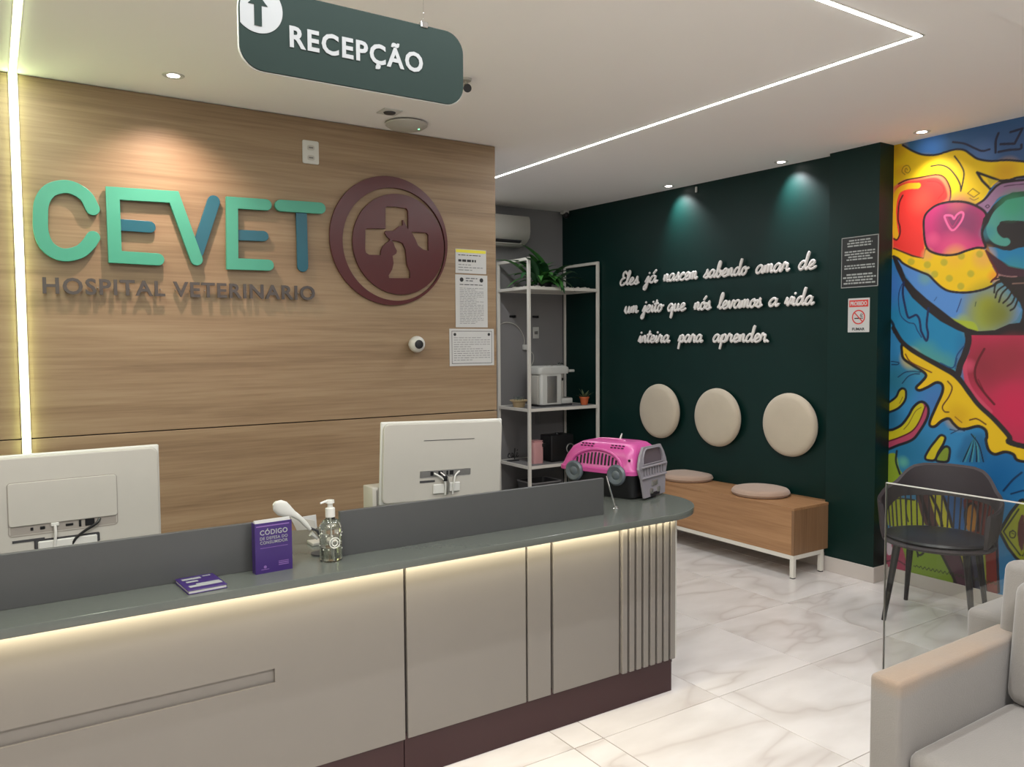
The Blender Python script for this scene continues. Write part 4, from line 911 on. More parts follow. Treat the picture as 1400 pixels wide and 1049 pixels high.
# local: x = width (0..W) along the door, y = length away from the door, z up
Wc, Lc = .295, .43
def ringsolid(bm, secs, caps=(True, True)):
    """secs: list of closed loops (same count), lofted"""
    rs = [[bm.verts.new(p) for p in s] for s in secs]
    for a_, b2 in zip(rs, rs[1:]):
        for k in range(len(a_)): bm.faces.new((a_[k], a_[(k+1) % len(a_)], b2[(k+1) % len(a_)], b2[k]))
    if caps[0]: bm.faces.new(rs[0])
    if caps[1]: bm.faces.new(rs[-1])
    return bm
def rr3(x0, x1, y0, y1, r, z, n=5): return [(p[0], p[1], z) for p in rrect(x0, x1, y0, y1, r, n)]
bm = NB(); ringsolid(bm, [rr3(.035, Wc-.035, .035, Lc-.035, .03, 0), rr3(.028, Wc-.028, .02, Lc-.03, .035, .01), rr3(.012, Wc-.012, .012, Lc-.015, .04, .10), rr3(.0, Wc, .008, Lc, .04, .122)])
obj('lower_shell', bm, 'carrier_black', pc)
bm = NB(); ringsolid(bm, [rr3(-.006, Wc+.006, .0, Lc+.006, .042, .120), rr3(-.006, Wc+.006, .0, Lc+.006, .042, .138), rr3(.002, Wc-.002, .006, Lc-.004, .04, .146), rr3(.010, Wc-.010, .012, Lc-.02, .045, .19), rr3(.024, Wc-.024, .026, Lc-.045, .05, .232), rr3(.05, Wc-.05, .05, Lc-.085, .05, .256), rr3(.07, Wc-.07, .075, Lc-.11, .04, .262)])
up = obj('upper_shell', bm, 'pink_plastic', pc)
# raised arch with vent slots on the visible long side (x = 0 side)
def side_x(z): return -.001+np.interp(z, [.146, .19, .232, .256], [.002, .010, .024, .05])
bm = NB(); N_ = 16; arch = []
for k in range(N_+1):
    a_ = math.pi*k/N_; y_ = .215-.145*math.cos(a_); z_ = .146+.083*math.sin(a_); arch.append((side_x(z_)-.002, y_, z_))
sweep(bm, arch, .007, 8); obj('side_arch', bm, 'pink_plastic', pc)
bm = NB()
for k in range(12):
    y_ = .105+k*.020; zt = .146+.083*math.sqrt(max(0, 1-((y_-.215)/.145)**2))-.014; z0_ = .158
    if zt-z0_ < .006: continue
    for zz0, zz1 in ((z0_, (z0_+zt)/2), ((z0_+zt)/2, zt)):
        v = [bm.verts.new((side_x(z)-dx, y, z)) for dx in (.0022, -.006) for y, z in ((y_-.0045, zz0), (y_+.0045, zz0), (y_+.0045, zz1), (y_-.0045, zz1))]
        for f in ((0, 1, 2, 3), (4, 5, 6, 7), (0, 1, 5, 4), (1, 2, 6, 5), (2, 3, 7, 6), (3, 0, 4, 7)): bm.faces.new([v[i] for i in f])
obj('vent_slots', bm, 'carrier_black', pc, smooth=False)
for y0_ in (.085, .255):
    bm = NB()
    for r_ in range(2):
        for k in range(4):
            z = .240+r_*.010; sx_ = np.interp(z, [.232, .256, .262], [.024, .05, .07]); yy = y0_+k*.02
            bmesh.ops.create_cube(bm, size=1, matrix=Matrix.Translation((sx_-.0006, yy, z)) @ Matrix.Rotation(R(45), 4, 'Y') @ Matrix.Diagonal((.010, .012, .003, 1)))
    obj('roof_vents', bm, 'carrier_black', pc, smooth=False)
bm = NB(); sweep(bm, catmull([(Wc/2, .13, .254), (Wc/2, .16, .262), (Wc/2, .22, .264), (Wc/2, .28, .262), (Wc/2, .31, .254)], 5), .008, 8); obj('handle', bm, 'pink_plastic', pc)
bm = NB(); sweep(bm, [(Wc-.06, .22, .255), (Wc-.05, .215, .285)], [.008, .003], 8); obj('latch', bm, 'silver', pc)
bm = NB(); lathe(bm, [(0, 0), (.006, 0), (.006, .004), (0, .004)], 12); tr(bm, Matrix.Translation((.012, .035, .19)) @ Matrix.Rotation(R(-90), 4, 'Y')); obj('screw', bm, 'carrier_black', pc)
for y_ in (.095, .335):
    for sx_, s in ((0, -1), (Wc, 1)):
        bm = NB(); lathe(bm, [(0, -.004), (.046, -.004), (.050, .004), (.050, .012), (.042, .020), (.030, .018), (.022, .014), (.016, .018), (0, .020)], 40)
        tr(bm, Matrix.Translation((sx_, y_, .118)) @ Matrix.Rotation(R(90*s), 4, 'Y')); obj('wheel', bm, 'wheel_gray', pc)
# door: frame with window, vertical bars and solid lower panel (y = 0 side, leaning back)
Tn = Matrix.Translation((0, -.016, 0)) @ Matrix.Rotation(R(-4), 4, 'X')
def df(z): return Wc/2-np.interp(z, [.01, .10, .15, .20, .25], [.098, .115, .138, .124, .085])
outer = [(df(z), z) for z in (.012, .06, .10, .13, .15, .18, .21, .235, .250)]+[(Wc-df(z), z) for z in (.250, .235, .21, .18, .15, .13, .10, .06, .012)]
inner_top = [(Wc/2-.098, .168), (Wc/2-.096, .20), (Wc/2-.078, .232), (Wc/2-.06, .241), (Wc/2+.06, .241), (Wc/2+.078, .232), (Wc/2+.096, .20), (Wc/2+.098, .168)]
holes = [inner_top]
nb = 8
for k in range(nb):
    x = Wc/2-.092+k*.184/(nb-1); holes.append([(x-.0075, .112), (x+.0075, .112), (x+.0075, .150), (x-.0075, .150)])
Td = Tn @ frame((0, .0, 0), (1, 0, 0), (0, 0, 1))
dr = obj('door', setm(curve_mesh([outer]+holes, .012, .001), Td), 'door_gray', pc)
obj('door_dark_behind', setm(curve_mesh([[(Wc/2-.10, .105), (Wc/2+.10, .105), (Wc/2+.10, .20), (Wc/2+.07, .243), (Wc/2-.07, .243), (Wc/2-.10, .20)]], .001), Tn @ frame((0, .002, 0), (1, 0, 0), (0, 0, 1))), 'dark_gray', pc, smooth=False).name = 'door_lining'
obj('door_window', setm(curve_mesh([inner_top], .002), Tn @ frame((0, -.002, 0), (1, 0, 0), (0, 0, 1))), 'door_window', dr)
bm = NB(); sweep(bm, [(p[0], -.013, p[1]) for p in inner_top], .0035, 6, closed=True); sweep(bm, [(Wc/2-.125, -.015, .156), (Wc/2+.125, -.015, .156)], .006, 8); sweep(bm, [(Wc/2-.118, -.015, .105), (Wc/2+.118, -.015, .105)], .005, 8); obj('door_ribs', tr(bm, Tn), 'door_gray', dr)
bm = NB(); box(bm, Wc/2-.03, Wc/2+.03, -.016, -.010, .06, .085, .004, 2); box(bm, Wc/2-.05, Wc/2-.02, -.016, -.011, .025, .05, .004, 2); box(bm, Wc/2+.02, Wc/2+.05, -.016, -.011, .025, .05, .004, 2); obj('door_catch', tr(bm, Tn), 'silver', dr)
bm = NB(); box(bm, Wc/2-.045, Wc/2+.045, -.0135, -.011, .012, .03, .002, 1); obj('door_badge', tr(bm, Tn), 'black_plastic', dr)

# ================================================================== WALL LETTERING (cursive)
G = {
 'a': ([[(.88, .82), (.6, 1.0), (.28, .82), (.12, .4), (.3, .03), (.6, .12), (.84, .55), (.92, .97), (.88, .35), (1.02, .02), (1.25, .2)]], 1.2),
 'c': ([[(0, .2), (.3, .7), (.78, .85), (.55, 1.0), (.24, .75), (.14, .3), (.4, 0), (.75, .08), (1.0, .25)]], .95),
 'd': ([[(.86, .8), (.58, 1.0), (.26, .8), (.12, .38), (.3, .03), (.6, .12), (.84, .6), (.98, 1.5), (1.02, 2.05), (.9, 1.7), (.88, .5), (1.02, .02), (1.25, .2)]], 1.2),
 'e': ([[(0, .22), (.42, .42), (.74, .75), (.52, 1.0), (.24, .78), (.16, .3), (.4, 0), (.75, .08), (1.0, .25)]], .95),
 'b': ([[(0, .2), (.35, .9), (.55, 1.7), (.4, 2.05), (.24, 1.6), (.2, .6), (.3, .05), (.6, .02), (.82, .4), (.66, .85), (.5, .7), (.8, .62), (1.08, .75)]], 1.05),
 'l': ([[(0, .2), (.36, .95), (.52, 1.75), (.38, 2.05), (.22, 1.6), (.2, .5), (.36, .02), (.64, .2)]], .6),
 'i': ([[(0, .2), (.24, .95), (.24, .3), (.38, .02), (.62, .2)], [(.27, 1.42), (.29, 1.46)]], .58),
 'j': ([[(0, .2), (.35, .95), (.36, 0), (.28, -.75), (.05, -.95), (-.1, -.6), (.25, -.1), (.62, .2)], [(.38, 1.42), (.40, 1.46)]], .6),
 'm': ([[(0, .3), (.14, .95), (.16, .02), (.28, .7), (.44, .97), (.56, .8), (.56, .02), (.68, .7), (.84, .97), (.98, .8), (.98, .25), (1.1, .02), (1.32, .2)]], 1.28),
 'n': ([[(0, .3), (.14, .95), (.16, .02), (.28, .7), (.46, .97), (.62, .8), (.62, .25), (.76, .02), (1.0, .2)]], .95),
 'o': ([[(.6, 1.0), (.28, .85), (.12, .4), (.35, .0), (.7, .2), (.8, .7), (.58, 1.0), (.6, .78), (.85, .75), (1.08, .85)]], 1.0),
 'p': ([[(0, .2), (.26, .95), (.24, 0), (.18, -.95), (.22, -.2), (.3, .65), (.52, .98), (.8, .8), (.78, .25), (.5, .02), (.42, .1), (.75, .05), (1.08, .25)]], 1.05),
 'q': ([[(.86, .8), (.58, 1.0), (.26, .8), (.12, .38), (.3, .03), (.6, .12), (.84, .6), (.88, .0), (.84, -.95), (.98, -.6), (.95, -.1), (1.22, .2)]], 1.15),
 'r': ([[(0, .2), (.22, 1.08), (.34, .85), (.62, .88), (.6, .35), (.74, .02), (.96, .2)]], .92),
 's': ([[(0, .15), (.34, .7), (.46, 1.08), (.52, .7), (.66, .3), (.46, .0), (.18, .1)], [(.46, .0), (.86, .2)]], .8),
 't': ([[(0, .2), (.3, 1.0), (.38, 1.65), (.28, 1.0), (.26, .35), (.4, .02), (.68, .2)], [(.02, 1.12), (.66, 1.2)]], .65),
 'u': ([[(0, .3), (.14, .95), (.14, .3), (.34, .0), (.62, .25), (.74, .95), (.74, .3), (.88, .02), (1.12, .2)]], 1.08),
 'v': ([[(0, .3), (.16, .95), (.26, .4), (.4, .02), (.62, .45), (.72, .98), (.95, .88)]], .88),
 'E': ([[(1.0, 1.65), (.7, 2.0), (.36, 1.75), (.42, 1.2), (.72, 1.08), (.3, .95), (.04, .45), (.28, .0), (.75, .1), (1.1, .45)]], 1.05),
 '.': ([[(.2, .03), (.24, .05)]], .4),
 'á': None, 'ó': None}
def word_bm(wd_, yl, yr, zb, xh, rad):
    strokes = []; x = 0
    for ch in wd_:
        base = {'á': 'a', 'ó': 'o'}.get(ch, ch); ss, ad_ = G[base]
        for s in ss: strokes.append([(p[0]+x, p[1]) for p in s])
        if ch in 'áó': strokes.append([(x+.5, 1.35), (x+.78, 1.75)])
        x += ad_
    X0 = min(p[0] for s in strokes for p in s); X1 = max(p[0] for s in strokes for p in s)
    bm = NB()
    for s in strokes:
        P = catmull(s, 5) if len(s) > 2 else [Vector((p[0], p[1], 0)) for p in s]; Q = []
        for p in P:
            xx = p.x+(p.y-.5)*.22; y = yl+(yr-yl)*(xx-X0)/(X1-X0); Q.append((gx(y)-.032, y, zb+p.y*xh))
        sweep(bm, Q, rad, 8)
        for e in (Q[0], Q[-1]): bmesh.ops.create_icosphere(bm, subdivisions=1, radius=rad, matrix=Matrix.Translation(e))
    # spacer pins to the wall
    for f_ in (.15, .85):
        y = yl+(yr-yl)*f_; box(bm, gx(y)-.034, gx(y)-.001, y-.003, y+.003, zb+xh*.3, zb+xh*.3+.006)
    return bm
q466 = lambda x: 830+x/4.667
lines = [('white raised script line on the green wall reading Eles já nascem sabendo amar de', 2.103, 388, [('Eles', 88, 205), ('já', 245, 322), ('nascem', 365, 578), ('sabendo', 622, 900), ('amar', 955, 1165), ('de', 1228, 1335)]),
         ('white raised script line on the wall reading um jeito que nós levamos a vida', 1.853, 428, [('um', 115, 200), ('jeito', 228, 358), ('que', 392, 503), ('nós', 560, 665), ('levamos', 712, 990), ('a', 1038, 1097), ('vida', 1140, 1322)]),
         ('white raised script line on the green wall reading inteira para aprender', 1.592, 467, [('inteira', 205, 402), ('para', 460, 612), ('aprender.', 682, 1032)])]
for lab, zb, py, ws in lines:
    y0_ = atg(q466(ws[0][1]), py).y; y1_ = atg(q466(ws[-1][2]), py).y; ym = (y0_+y1_)/2
    t = thing('script_lettering', lab, 'lettering', (gx(ym), ym, zb), 0, 'script lines on the green wall')
    for wd_, a_, b2 in ws:
        obj('word', word_bm(wd_, atg(q466(a_), py, .03).y, atg(q466(b2), py, .03).y, zb, .058, .0100), 'white_foam', t, world=True, ang=60)

# ================================================================== SIGNS ON THE COLUMN
Tc = frame((4.817, 0, 0), (0, -1, 0), (0, 0, 1))
t = thing('wall_plaque', 'black plaque with rows of small grey text on the green column', 'sign', (4.817, 3.16, 1.95))
obj('plate', setm(curve_mesh([[(-3.30, 1.948), (-3.028, 1.948), (-3.028, 2.285), (-3.30, 2.285)]], .004), Tc), 'sign_black', t, world=True, smooth=False)
bm = NB()
for a_ in ((-3.298, -3.030, 1.949, 1.954), (-3.298, -3.030, 2.279, 2.284), (-3.298, -3.294, 1.949, 2.284), (-3.036, -3.030, 1.949, 2.284)):
    bm.faces.new([bm.verts.new((p, q_, 0)) for p, q_ in ((a_[0], a_[2]), (a_[1], a_[2]), (a_[1], a_[3]), (a_[0], a_[3]))])
obj('border', tr(bm, Tc @ Matrix.Translation((0, 0, .0045))), 'sign_text', t, world=True, smooth=False)
bm = NB()
for z0_, z1_, n_, s_ in ((2.215, 2.268, 3, 2), (2.125, 2.195, 4, 3), (2.068, 2.102, 2, 4), (1.968, 2.044, 4, 5)): dashes(bm, -3.285, -3.045, z0_, z1_, n_, hh=.55, gapw=.005, seed=s_, cent=True)
obj('fine_print', tr(bm, Tc @ Matrix.Translation((0, 0, .0045))), 'sign_text', t, world=True, smooth=False)['kind'] = 'stuff'
t = thing('no_smoking_sign', 'white and red sign reading PROIBIDO FUMAR on the green column', 'sign', (4.817, 3.165, 1.65))
obj('plate', setm(curve_mesh([rrect(-3.244, -3.088, 1.652, 1.877, .004)], .003), Tc), 'paper', t, world=True, smooth=False)
obj('red_band', setm(curve_mesh([[(-3.235, 1.819), (-3.097, 1.819), (-3.097, 1.865), (-3.235, 1.865)]], .0008), Tc @ Matrix.Translation((0, 0, .003))), 'red_paint', t, world=True, smooth=False)
obj('lettering', setm(fit(text_mesh('PROIBIDO', .0008, bold=.03), .120, .028, -3.226, 1.828), Tc @ Matrix.Translation((0, 0, .0038))), 'paper', t, world=True, smooth=False)
obj('lettering', setm(fit(text_mesh('FUMAR', .0008, bold=.03), .092, .018, -3.212, 1.664), Tc @ Matrix.Translation((0, 0, .003))), 'ink_dark', t, world=True, smooth=False)
cgx, cgz = -3.166, 1.752
obj('ban_ring', setm(curve_mesh([circle(cgx, cgz, .048, 40), circle(cgx, cgz, .040, 40)], .0008), Tc @ Matrix.Translation((0, 0, .0032))), 'red_paint', t, world=True, smooth=False)
obj('ban_bar', setm(curve_mesh([stroke_outline([(cgx-.03, cgz+.031), (cgx+.03, cgz-.031)], .007)], .0008), Tc @ Matrix.Translation((0, 0, .0042))), 'red_paint', t, world=True, smooth=False)
bm = NB()
for L_ in ([(cgx-.03, cgz-.012), (cgx+.022, cgz-.012), (cgx+.022, cgz-.005), (cgx-.03, cgz-.005)], [(cgx+.025, cgz-.012), (cgx+.032, cgz-.012), (cgx+.032, cgz-.005), (cgx+.025, cgz-.005)]): bm.faces.new([bm.verts.new((p, q_, 0)) for p, q_ in L_])
for L_ in ([(cgx+.02, cgz), (cgx+.012, cgz+.012), (cgx+.02, cgz+.024)], [(cgx+.029, cgz), (cgx+.021, cgz+.010), (cgx+.030, cgz+.02)]): bm.faces.new([bm.verts.new((p, q_, 0)) for p, q_ in stroke_outline(L_, .004)])
obj('cigarette', tr(bm, Tc @ Matrix.Translation((0, 0, .0036))), 'ink_dark', t, world=True, smooth=False)

# ================================================================== ROUND CUSHIONS
def cushion_bm(r, h):
    bm = NB(); lathe(bm, [(0, 0), (r*.9, 0), (r*.97, h*.12), (r, h*.36), (r*.985, h*.62), (r*.93, h*.84), (r*.82, h*.95), (r*.5, h), (0, h*.99)], 56); return bm
def piping(r, z): 
    bm = NB(); sweep(bm, [(r*math.cos(a_), r*math.sin(a_), z) for a_ in np.linspace(0, 2*math.pi, 49)[:-1]], .003, 6, closed=True); return bm
for yy, zz, lab in ((4.985, 1.005, 'round beige wall cushion, nearest to the metal shelf'), (4.37, .995, 'round beige wall cushion between the other two on the green wall'), (3.715, .988, 'round beige wall cushion, nearest to the green column')):
    t = thing('wall_cushion', lab, 'cushion', (gx(yy), yy, zz), 0, 'round cushions hung on the green wall')
    T = Matrix.Rotation(-math.atan(GS)*0-R(90), 4, 'Y')
    obj('pad', tr(cushion_bm(.232, .065), Matrix.Translation((-.008, 0, 0)) @ T), 'cushion_fabric', t)
    bm = NB(); lathe(bm, [(0, 0), (.20, 0), (.20, .010), (0, .010)], 40); obj('backing_board', tr(bm, T), 'straw', t)
# bench
bn = thing('bench', 'long oak box bench on a white steel frame along the green wall', 'bench', (4.65, 4.3, 0))
by0, by1, bx0, bx1 = 3.375, 5.42, 4.447, 4.775
bx1 = 4.83
bm = NB(); box(bm, bx0+.002, 4.775, by0+.002, by1, .160, .478); obj('box', bm, 'oak_bench', bn, world=True, smooth=False)
obj('front_board', B(bx0, bx0+.016, by0+.018, by1, .158, .462), 'oak_bench', bn, world=True, smooth=False)
bm = NB(); q = [(bx0, by0), (4.888, by0), (gx(3.41)-.004, by0+.017), (bx0, by0+.017)]
vs0 = [bm.verts.new((p[0], p[1], .158)) for p in q]; vs1 = [bm.verts.new((p[0], p[1], .462)) for p in q]; bm.faces.new(vs0); bm.faces.new(vs1)
for k in range(4): bm.faces.new((vs0[k], vs0[(k+1) % 4], vs1[(k+1) % 4], vs1[k]))
obj('end_board', bm, 'oak_bench_end', bn, world=True, smooth=False)
bm = NB(); q = [(bx0-.002, by0-.002), (4.888, by0-.002), (gx(by1)-.004, by1), (bx0-.002, by1)]
vs0 = [bm.verts.new((p[0], p[1], .4625)) for p in q]; vs1 = [bm.verts.new((p[0], p[1], .479)) for p in q]; bm.faces.new(vs0); bm.faces.new(vs1)
for k in range(4): bm.faces.new((vs0[k], vs0[(k+1) % 4], vs1[(k+1) % 4], vs1[k]))
obj('top_board', bm, 'oak_bench', bn, world=True, smooth=False)
s_ = .03
def rail(*a): obj('rail', B(*a, .128, .158, .002, 1), 'white_metal', bn, world=True)
rail(bx0, bx0+s_, by0+s_, by1-s_); rail(4.745, 4.775, by0+s_, by1-s_); rail(bx0+s_, 4.745, by0, by0+s_); rail(bx0+s_, 4.745, by1-s_, by1)
for x, y in ((bx0, by0), (4.745, by0), (bx0, by1-s_), (4.745, by1-s_)):
    l_ = obj('leg', B(x, x+s_, y, y+s_, .006, .158, .002, 1), 'white_metal', bn, world=True); obj('foot', B(x+.002, x+s_-.002, y+.002, y+s_-.002, 0, .006), 'black_plastic', l_, world=True)
for x, y, lab in ((4.735, 4.60, 'round beige seat cushion on the oak bench, farther from the column'), (4.70, 3.835, 'round beige seat cushion on the oak bench, nearer to the column')):
    t = thing('seat_cushion', lab, 'cushion', (x-.03, y, .479), 0, 'round seat cushions on the bench')
    obj('pad', cushion_bm(.205, .055), 'seat_fabric', t); obj('piping', piping(.2045, .022), 'seat_fabric', t)

# ================================================================== METAL SHELF
SX0, SX1, SY0, SY1 = 3.935, 4.745 if False else 4.69, 5.75, 6.275
SX1 = 4.735
sh = thing('metal_shelf', 'tall open shelf with thin white metal frame beside the green wall', 'shelf', (4.3, 6.0, 0))
b_ = .026
def bar(x0, x1, y0, y1, z0, z1, nm='bar'): obj(nm, B(x0, x1, y0, y1, z0, z1, .002, 1), 'white_metal', sh, world=True)
for x in (SX0, SX1-b_):
    for y in (SY0, SY1-b_): bar(x, x+b_, y, y+b_, 0, 2.34 if True else 2.1, 'upright')
    bar(x, x+b_, SY0+b_, SY1-b_, 2.314, 2.34, 'top_bar')
for z, nm in ((2.062, 'top'), (.985, 'mid'), (.475, 'low'), (.10, 'foot')):
    bar(SX0+b_, SX1-b_, SY0, SY0+b_, z, z+b_); bar(SX0+b_, SX1-b_, SY1-b_, SY1, z, z+b_)
    for x in (SX0, SX1-b_): bar(x, x+b_, SY0+b_, SY1-b_, z, z+b_)
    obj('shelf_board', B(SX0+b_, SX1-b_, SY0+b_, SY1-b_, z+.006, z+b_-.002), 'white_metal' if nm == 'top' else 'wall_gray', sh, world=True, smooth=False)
# pebbles on the top board
bm = NB(); rnd = random.Random(4)
for k in range(160):
    x = rnd.uniform(SX0+.05, SX1-.05); y = rnd.uniform(SY0+.04, SY0+.34); bmesh.ops.create_icosphere(bm, subdivisions=1, radius=rnd.uniform(.008, .017), matrix=Matrix.Translation((x, y, 2.094)) @ Matrix.Diagonal((1.3, 1, .6, 1)))
o = obj('pebbles', bm, 'stone_white'); tag(o, 'white pebbles spread on the top shelf board under the fern', 'pebbles', kind='stuff')
# fern
pl = thing('artificial_fern', 'leafy green fern lying along the top of the metal shelf', 'plant', (4.27, 5.96, 2.088))
bm = NB(); lathe(bm, [(0, 0), (.05, 0), (.065, .05), (.06, .05), (0, .045)], 20); obj('pot', bm, 'black_plastic', pl)
def leaf_bm(L, w_, az, el, droop, base):
    bm = NB(); n_ = 8; rows = []
    p = Vector(base); e = el
    for i in range(n_+1):
        t_ = i/n_; ww = w_*math.sin(math.pi*min(1, t_*.93+.07))**.8; ww = max(ww, .001)
        sd = Vector((-math.sin(az), math.cos(az), 0)); up_ = Vector((-math.cos(az)*math.sin(e), -math.sin(az)*math.sin(e), math.cos(e)))
        rows.append([bm.verts.new(p+sd*ww+up_*ww*.25), bm.verts.new(p), bm.verts.new(p-sd*ww+up_*ww*.25)])
        p = p+Vector((math.cos(az)*math.cos(e), math.sin(az)*math.cos(e), math.sin(e)))*L/n_; e -= droop/n_
    for a_, c_ in zip(rows, rows[1:]):
        for k in range(2): bm.faces.new((a_[k], a_[k+1], c_[k+1], c_[k]))
    return bm
rnd = random.Random(11)
for k in range(46):
    az = rnd.uniform(0, 2*math.pi); ex = abs(math.cos(az)); L = rnd.uniform(.24, .34)+.20*ex
    base = (rnd.uniform(-.14, .12), rnd.uniform(-.06, .04), .03+rnd.uniform(0, .03))
    if math.sin(az) > .2: L *= .62
    if math.cos(az) > .3: L *= .74
    obj('leaf', leaf_bm(L, rnd.uniform(.026, .044), az, rnd.uniform(.25, 1.15), rnd.uniform(.8, 1.7), base), 'leaf' if rnd.random() < .55 else 'leaf_dark', pl)
obj('leaf', leaf_bm(.22, .022, R(-92), .7, 2.9, (.0, -.12, .04)), 'leaf', pl)
# coffee machine (mid shelf top z = 1.011)
zs = 1.0095
cm = thing('coffee_machine', 'white capsule coffee machine on the middle shelf', 'coffee machine', (4.37, 6.0, zs))
obj('base', B(-.20, .16, -.10, .10, 0, .018, .006, 2), 'dark_gray', cm)
bm = NB(); ringsolid(bm, [rr3(-.20, .05, -.10, .10, .03, .016), rr3(-.20, .05, -.10, .10, .03, .26), rr3(-.195, .045, -.095, .095, .03, .27)]); obj('body', bm, 'white_plastic', cm)
bm = NB(); ringsolid(bm, [rr3(-.215, .125, -.105, .105, .04, .262), rr3(-.22, .135, -.11, .11, .04, .285), rr3(-.215, .13, -.105, .105, .045, .312), rr3(-.19, .10, -.09, .09, .05, .326)]); obj('head', bm, 'white_plastic', cm)
obj('water_tank', B(-.225, -.202, -.08, .08, .02, .25, .006, 2), 'cream_plastic', cm)
obj('side_window', B(-.13, -.02, -.104, -.099, .03, .245, .004, 2), 'silver', cm)
obj('drip_tray', B(.05, .175, -.085, .085, .016, .06, .006, 2), 'white_plastic', cm)
obj('drip_grid', B(.06, .168, -.075, .075, .0602, .064), 'silver', cm)
obj('front_column', B(.05, .09, -.06, .06, .06, .262, .008, 2), 'cream_plastic', cm)
bm = NB(); lathe(bm, [(0, 0), (.018, 0), (.014, .03), (0, .03)], 16); obj('spout', tr(bm, Matrix.Translation((.11, 0, .235))), 'black_plastic', cm)
bm = NB(); lathe(bm, [(0, 0), (.012, 0), (.012, .006), (0, .006)], 16); obj('button', tr(bm, Matrix.Translation((.07, -.061, .215)) @ Matrix.Rotation(R(90), 4, 'X')), 'black_plastic', cm)
obj('lever', B(.02, .25, -.022, .022, .268, .290, .008, 3), 'white_plastic', cm)
bm = NB(); sweep(bm, catmull([(.10, 0, .285), (.12, 0, .325), (.10, 0, .34), (.06, 0, .335)], 5), .010, 8); obj('lever_hinge', bm, 'chrome', cm)
bm = NB(); lathe(bm, [(0, 0), (.035, 0), (.035, .010), (.02, .016), (0, .016)], 24); obj('tank_cap', tr(bm, Matrix.Translation((-.03, 0, .322))), 'silver', cm)
for c_ in cm.children: c_.data.transform(Matrix.Diagonal((1, 1, 1.14, 1)))
# small potted succulent
t = thing('potted_succulent', 'small succulent in an orange clay pot beside the coffee machine', 'plant', (4.655, 5.88, zs))
bm = NB(); lathe(bm, [(0, 0), (.030, 0), (.042, .060), (.047, .062), (.047, .075), (.040, .075), (.038, .062), (0, .060)], 28); obj('pot', bm, 'terracotta', t)
for k in range(16):
    az = k*2.4; obj('leaf', leaf_bm(.06+.02*(k % 3), .008, az, .5+.06*k, .5, (.01*math.cos(az), .01*math.sin(az), .062)), 'succulent', t)
# woven tray with cups left of the machine
t = thing('straw_basket', 'small straw basket with glass cups beside the coffee machine', 'basket', (3.98+.03, 6.02, zs))
bm = NB(); lathe(bm, [(0, 0), (.05, 0), (.06, .045), (.085, .060), (.085, .066), (.055, .052), (.045, .008), (0, .008)], 28); obj('bowl', bm, 'straw', t)
for a_ in range(3):
    bm = NB(); lathe(bm, [(0, .03), (.017, .03), (.022, .095), (.019, .095), (.015, .036), (0, .036)], 16, (.028*math.cos(a_*2.1), .028*math.sin(a_*2.1), 0)); obj('cup', bm, 'glass', t)
# lower shelf (top .4995)
zl = .4995
t = thing('pink_canister', 'pink canister with a dark clip on the lower shelf', 'canister', (4.125, 5.92, zl))
bm = NB(); ringsolid(bm, [rr3(-.055, .055, -.05, .05, .02, 0), rr3(-.055, .055, -.05, .05, .02, .19), rr3(-.045, .045, -.04, .04, .02, .20)]); obj('body', bm, 'pink_soft', t)
obj('lid', B(-.05, .05, -.045, .045, .2005, .208, .003, 1), 'pink_soft', t); obj('clip', B(.035, .075, -.06, -.04, .15, .18, .004, 2), 'black_plastic', t)
t = thing('black_coffee_maker', 'black box with a chrome ring dial on the lower shelf', 'coffee maker', (4.385, 5.95, zl))
obj('body', B(-.13, .13, -.09, .09, 0, .245, .012, 3), 'black_plastic', t)
bm = NB(); sweep(bm, [(.085+.042*math.cos(a_), -.094, .115+.042*math.sin(a_)) for a_ in np.linspace(0, 6.283, 33)[:-1]], .006, 8, closed=True); obj('dial_ring', bm, 'silver', t)
bm = NB(); lathe(bm, [(0, 0), (.02, 0), (.016, .014), (0, .016)], 20); obj('knob', tr(bm, Matrix.Translation((.0, 0, .245))), 'black_plastic', t)
t = thing('wire_word_ornament', 'small black wire lettering standing on the lower shelf', 'ornament', (4.02, 6.14, zl))
# little wire word
bm = NB(); x = 0; strokes = []
for ch in 'cafe':
    if ch == 'f': ss, ad_ = [[(0, .2), (.35, 1.1), (.5, 1.8), (.35, 2.0), (.25, 1.4), (.25, 0), (.2, -.5), (.4, -.1), (.65, .2)]], .62
    else: ss, ad_ = G[ch]
    for s in ss: strokes.append([(p[0]+x, p[1]) for p in s])
    x += ad_
strokes.append([(x-.5, 1.4), (x-.2, 1.75)])
for s in strokes:
    P = catmull(s, 4) if len(s) > 2 else [Vector((p[0], p[1], 0)) for p in s]; sweep(bm, [((p.x-x/2)*.032, 0, .035+p.y*.040) for p in P], .004, 6)
obj('letters', bm, 'black_plastic', t); obj('stand', B(-.06, .06, -.015, .015, 0, .008), 'black_plastic', t)
t = thing('mug_hook_rack', 'slim pale wall rail with hanging lines under the middle shelf', 'rack', (4.36, 6.25, .86))
obj('rail', B(-.10, .10, .02, .048, .08, .10, .003, 1), 'cream_plastic', t)
for x in (-.06, .0, .06):
    bm = NB(); sweep(bm, [(x, .035, .085), (x, .035, -.05)], .0018, 5); obj('hook', bm, 'silver', t)
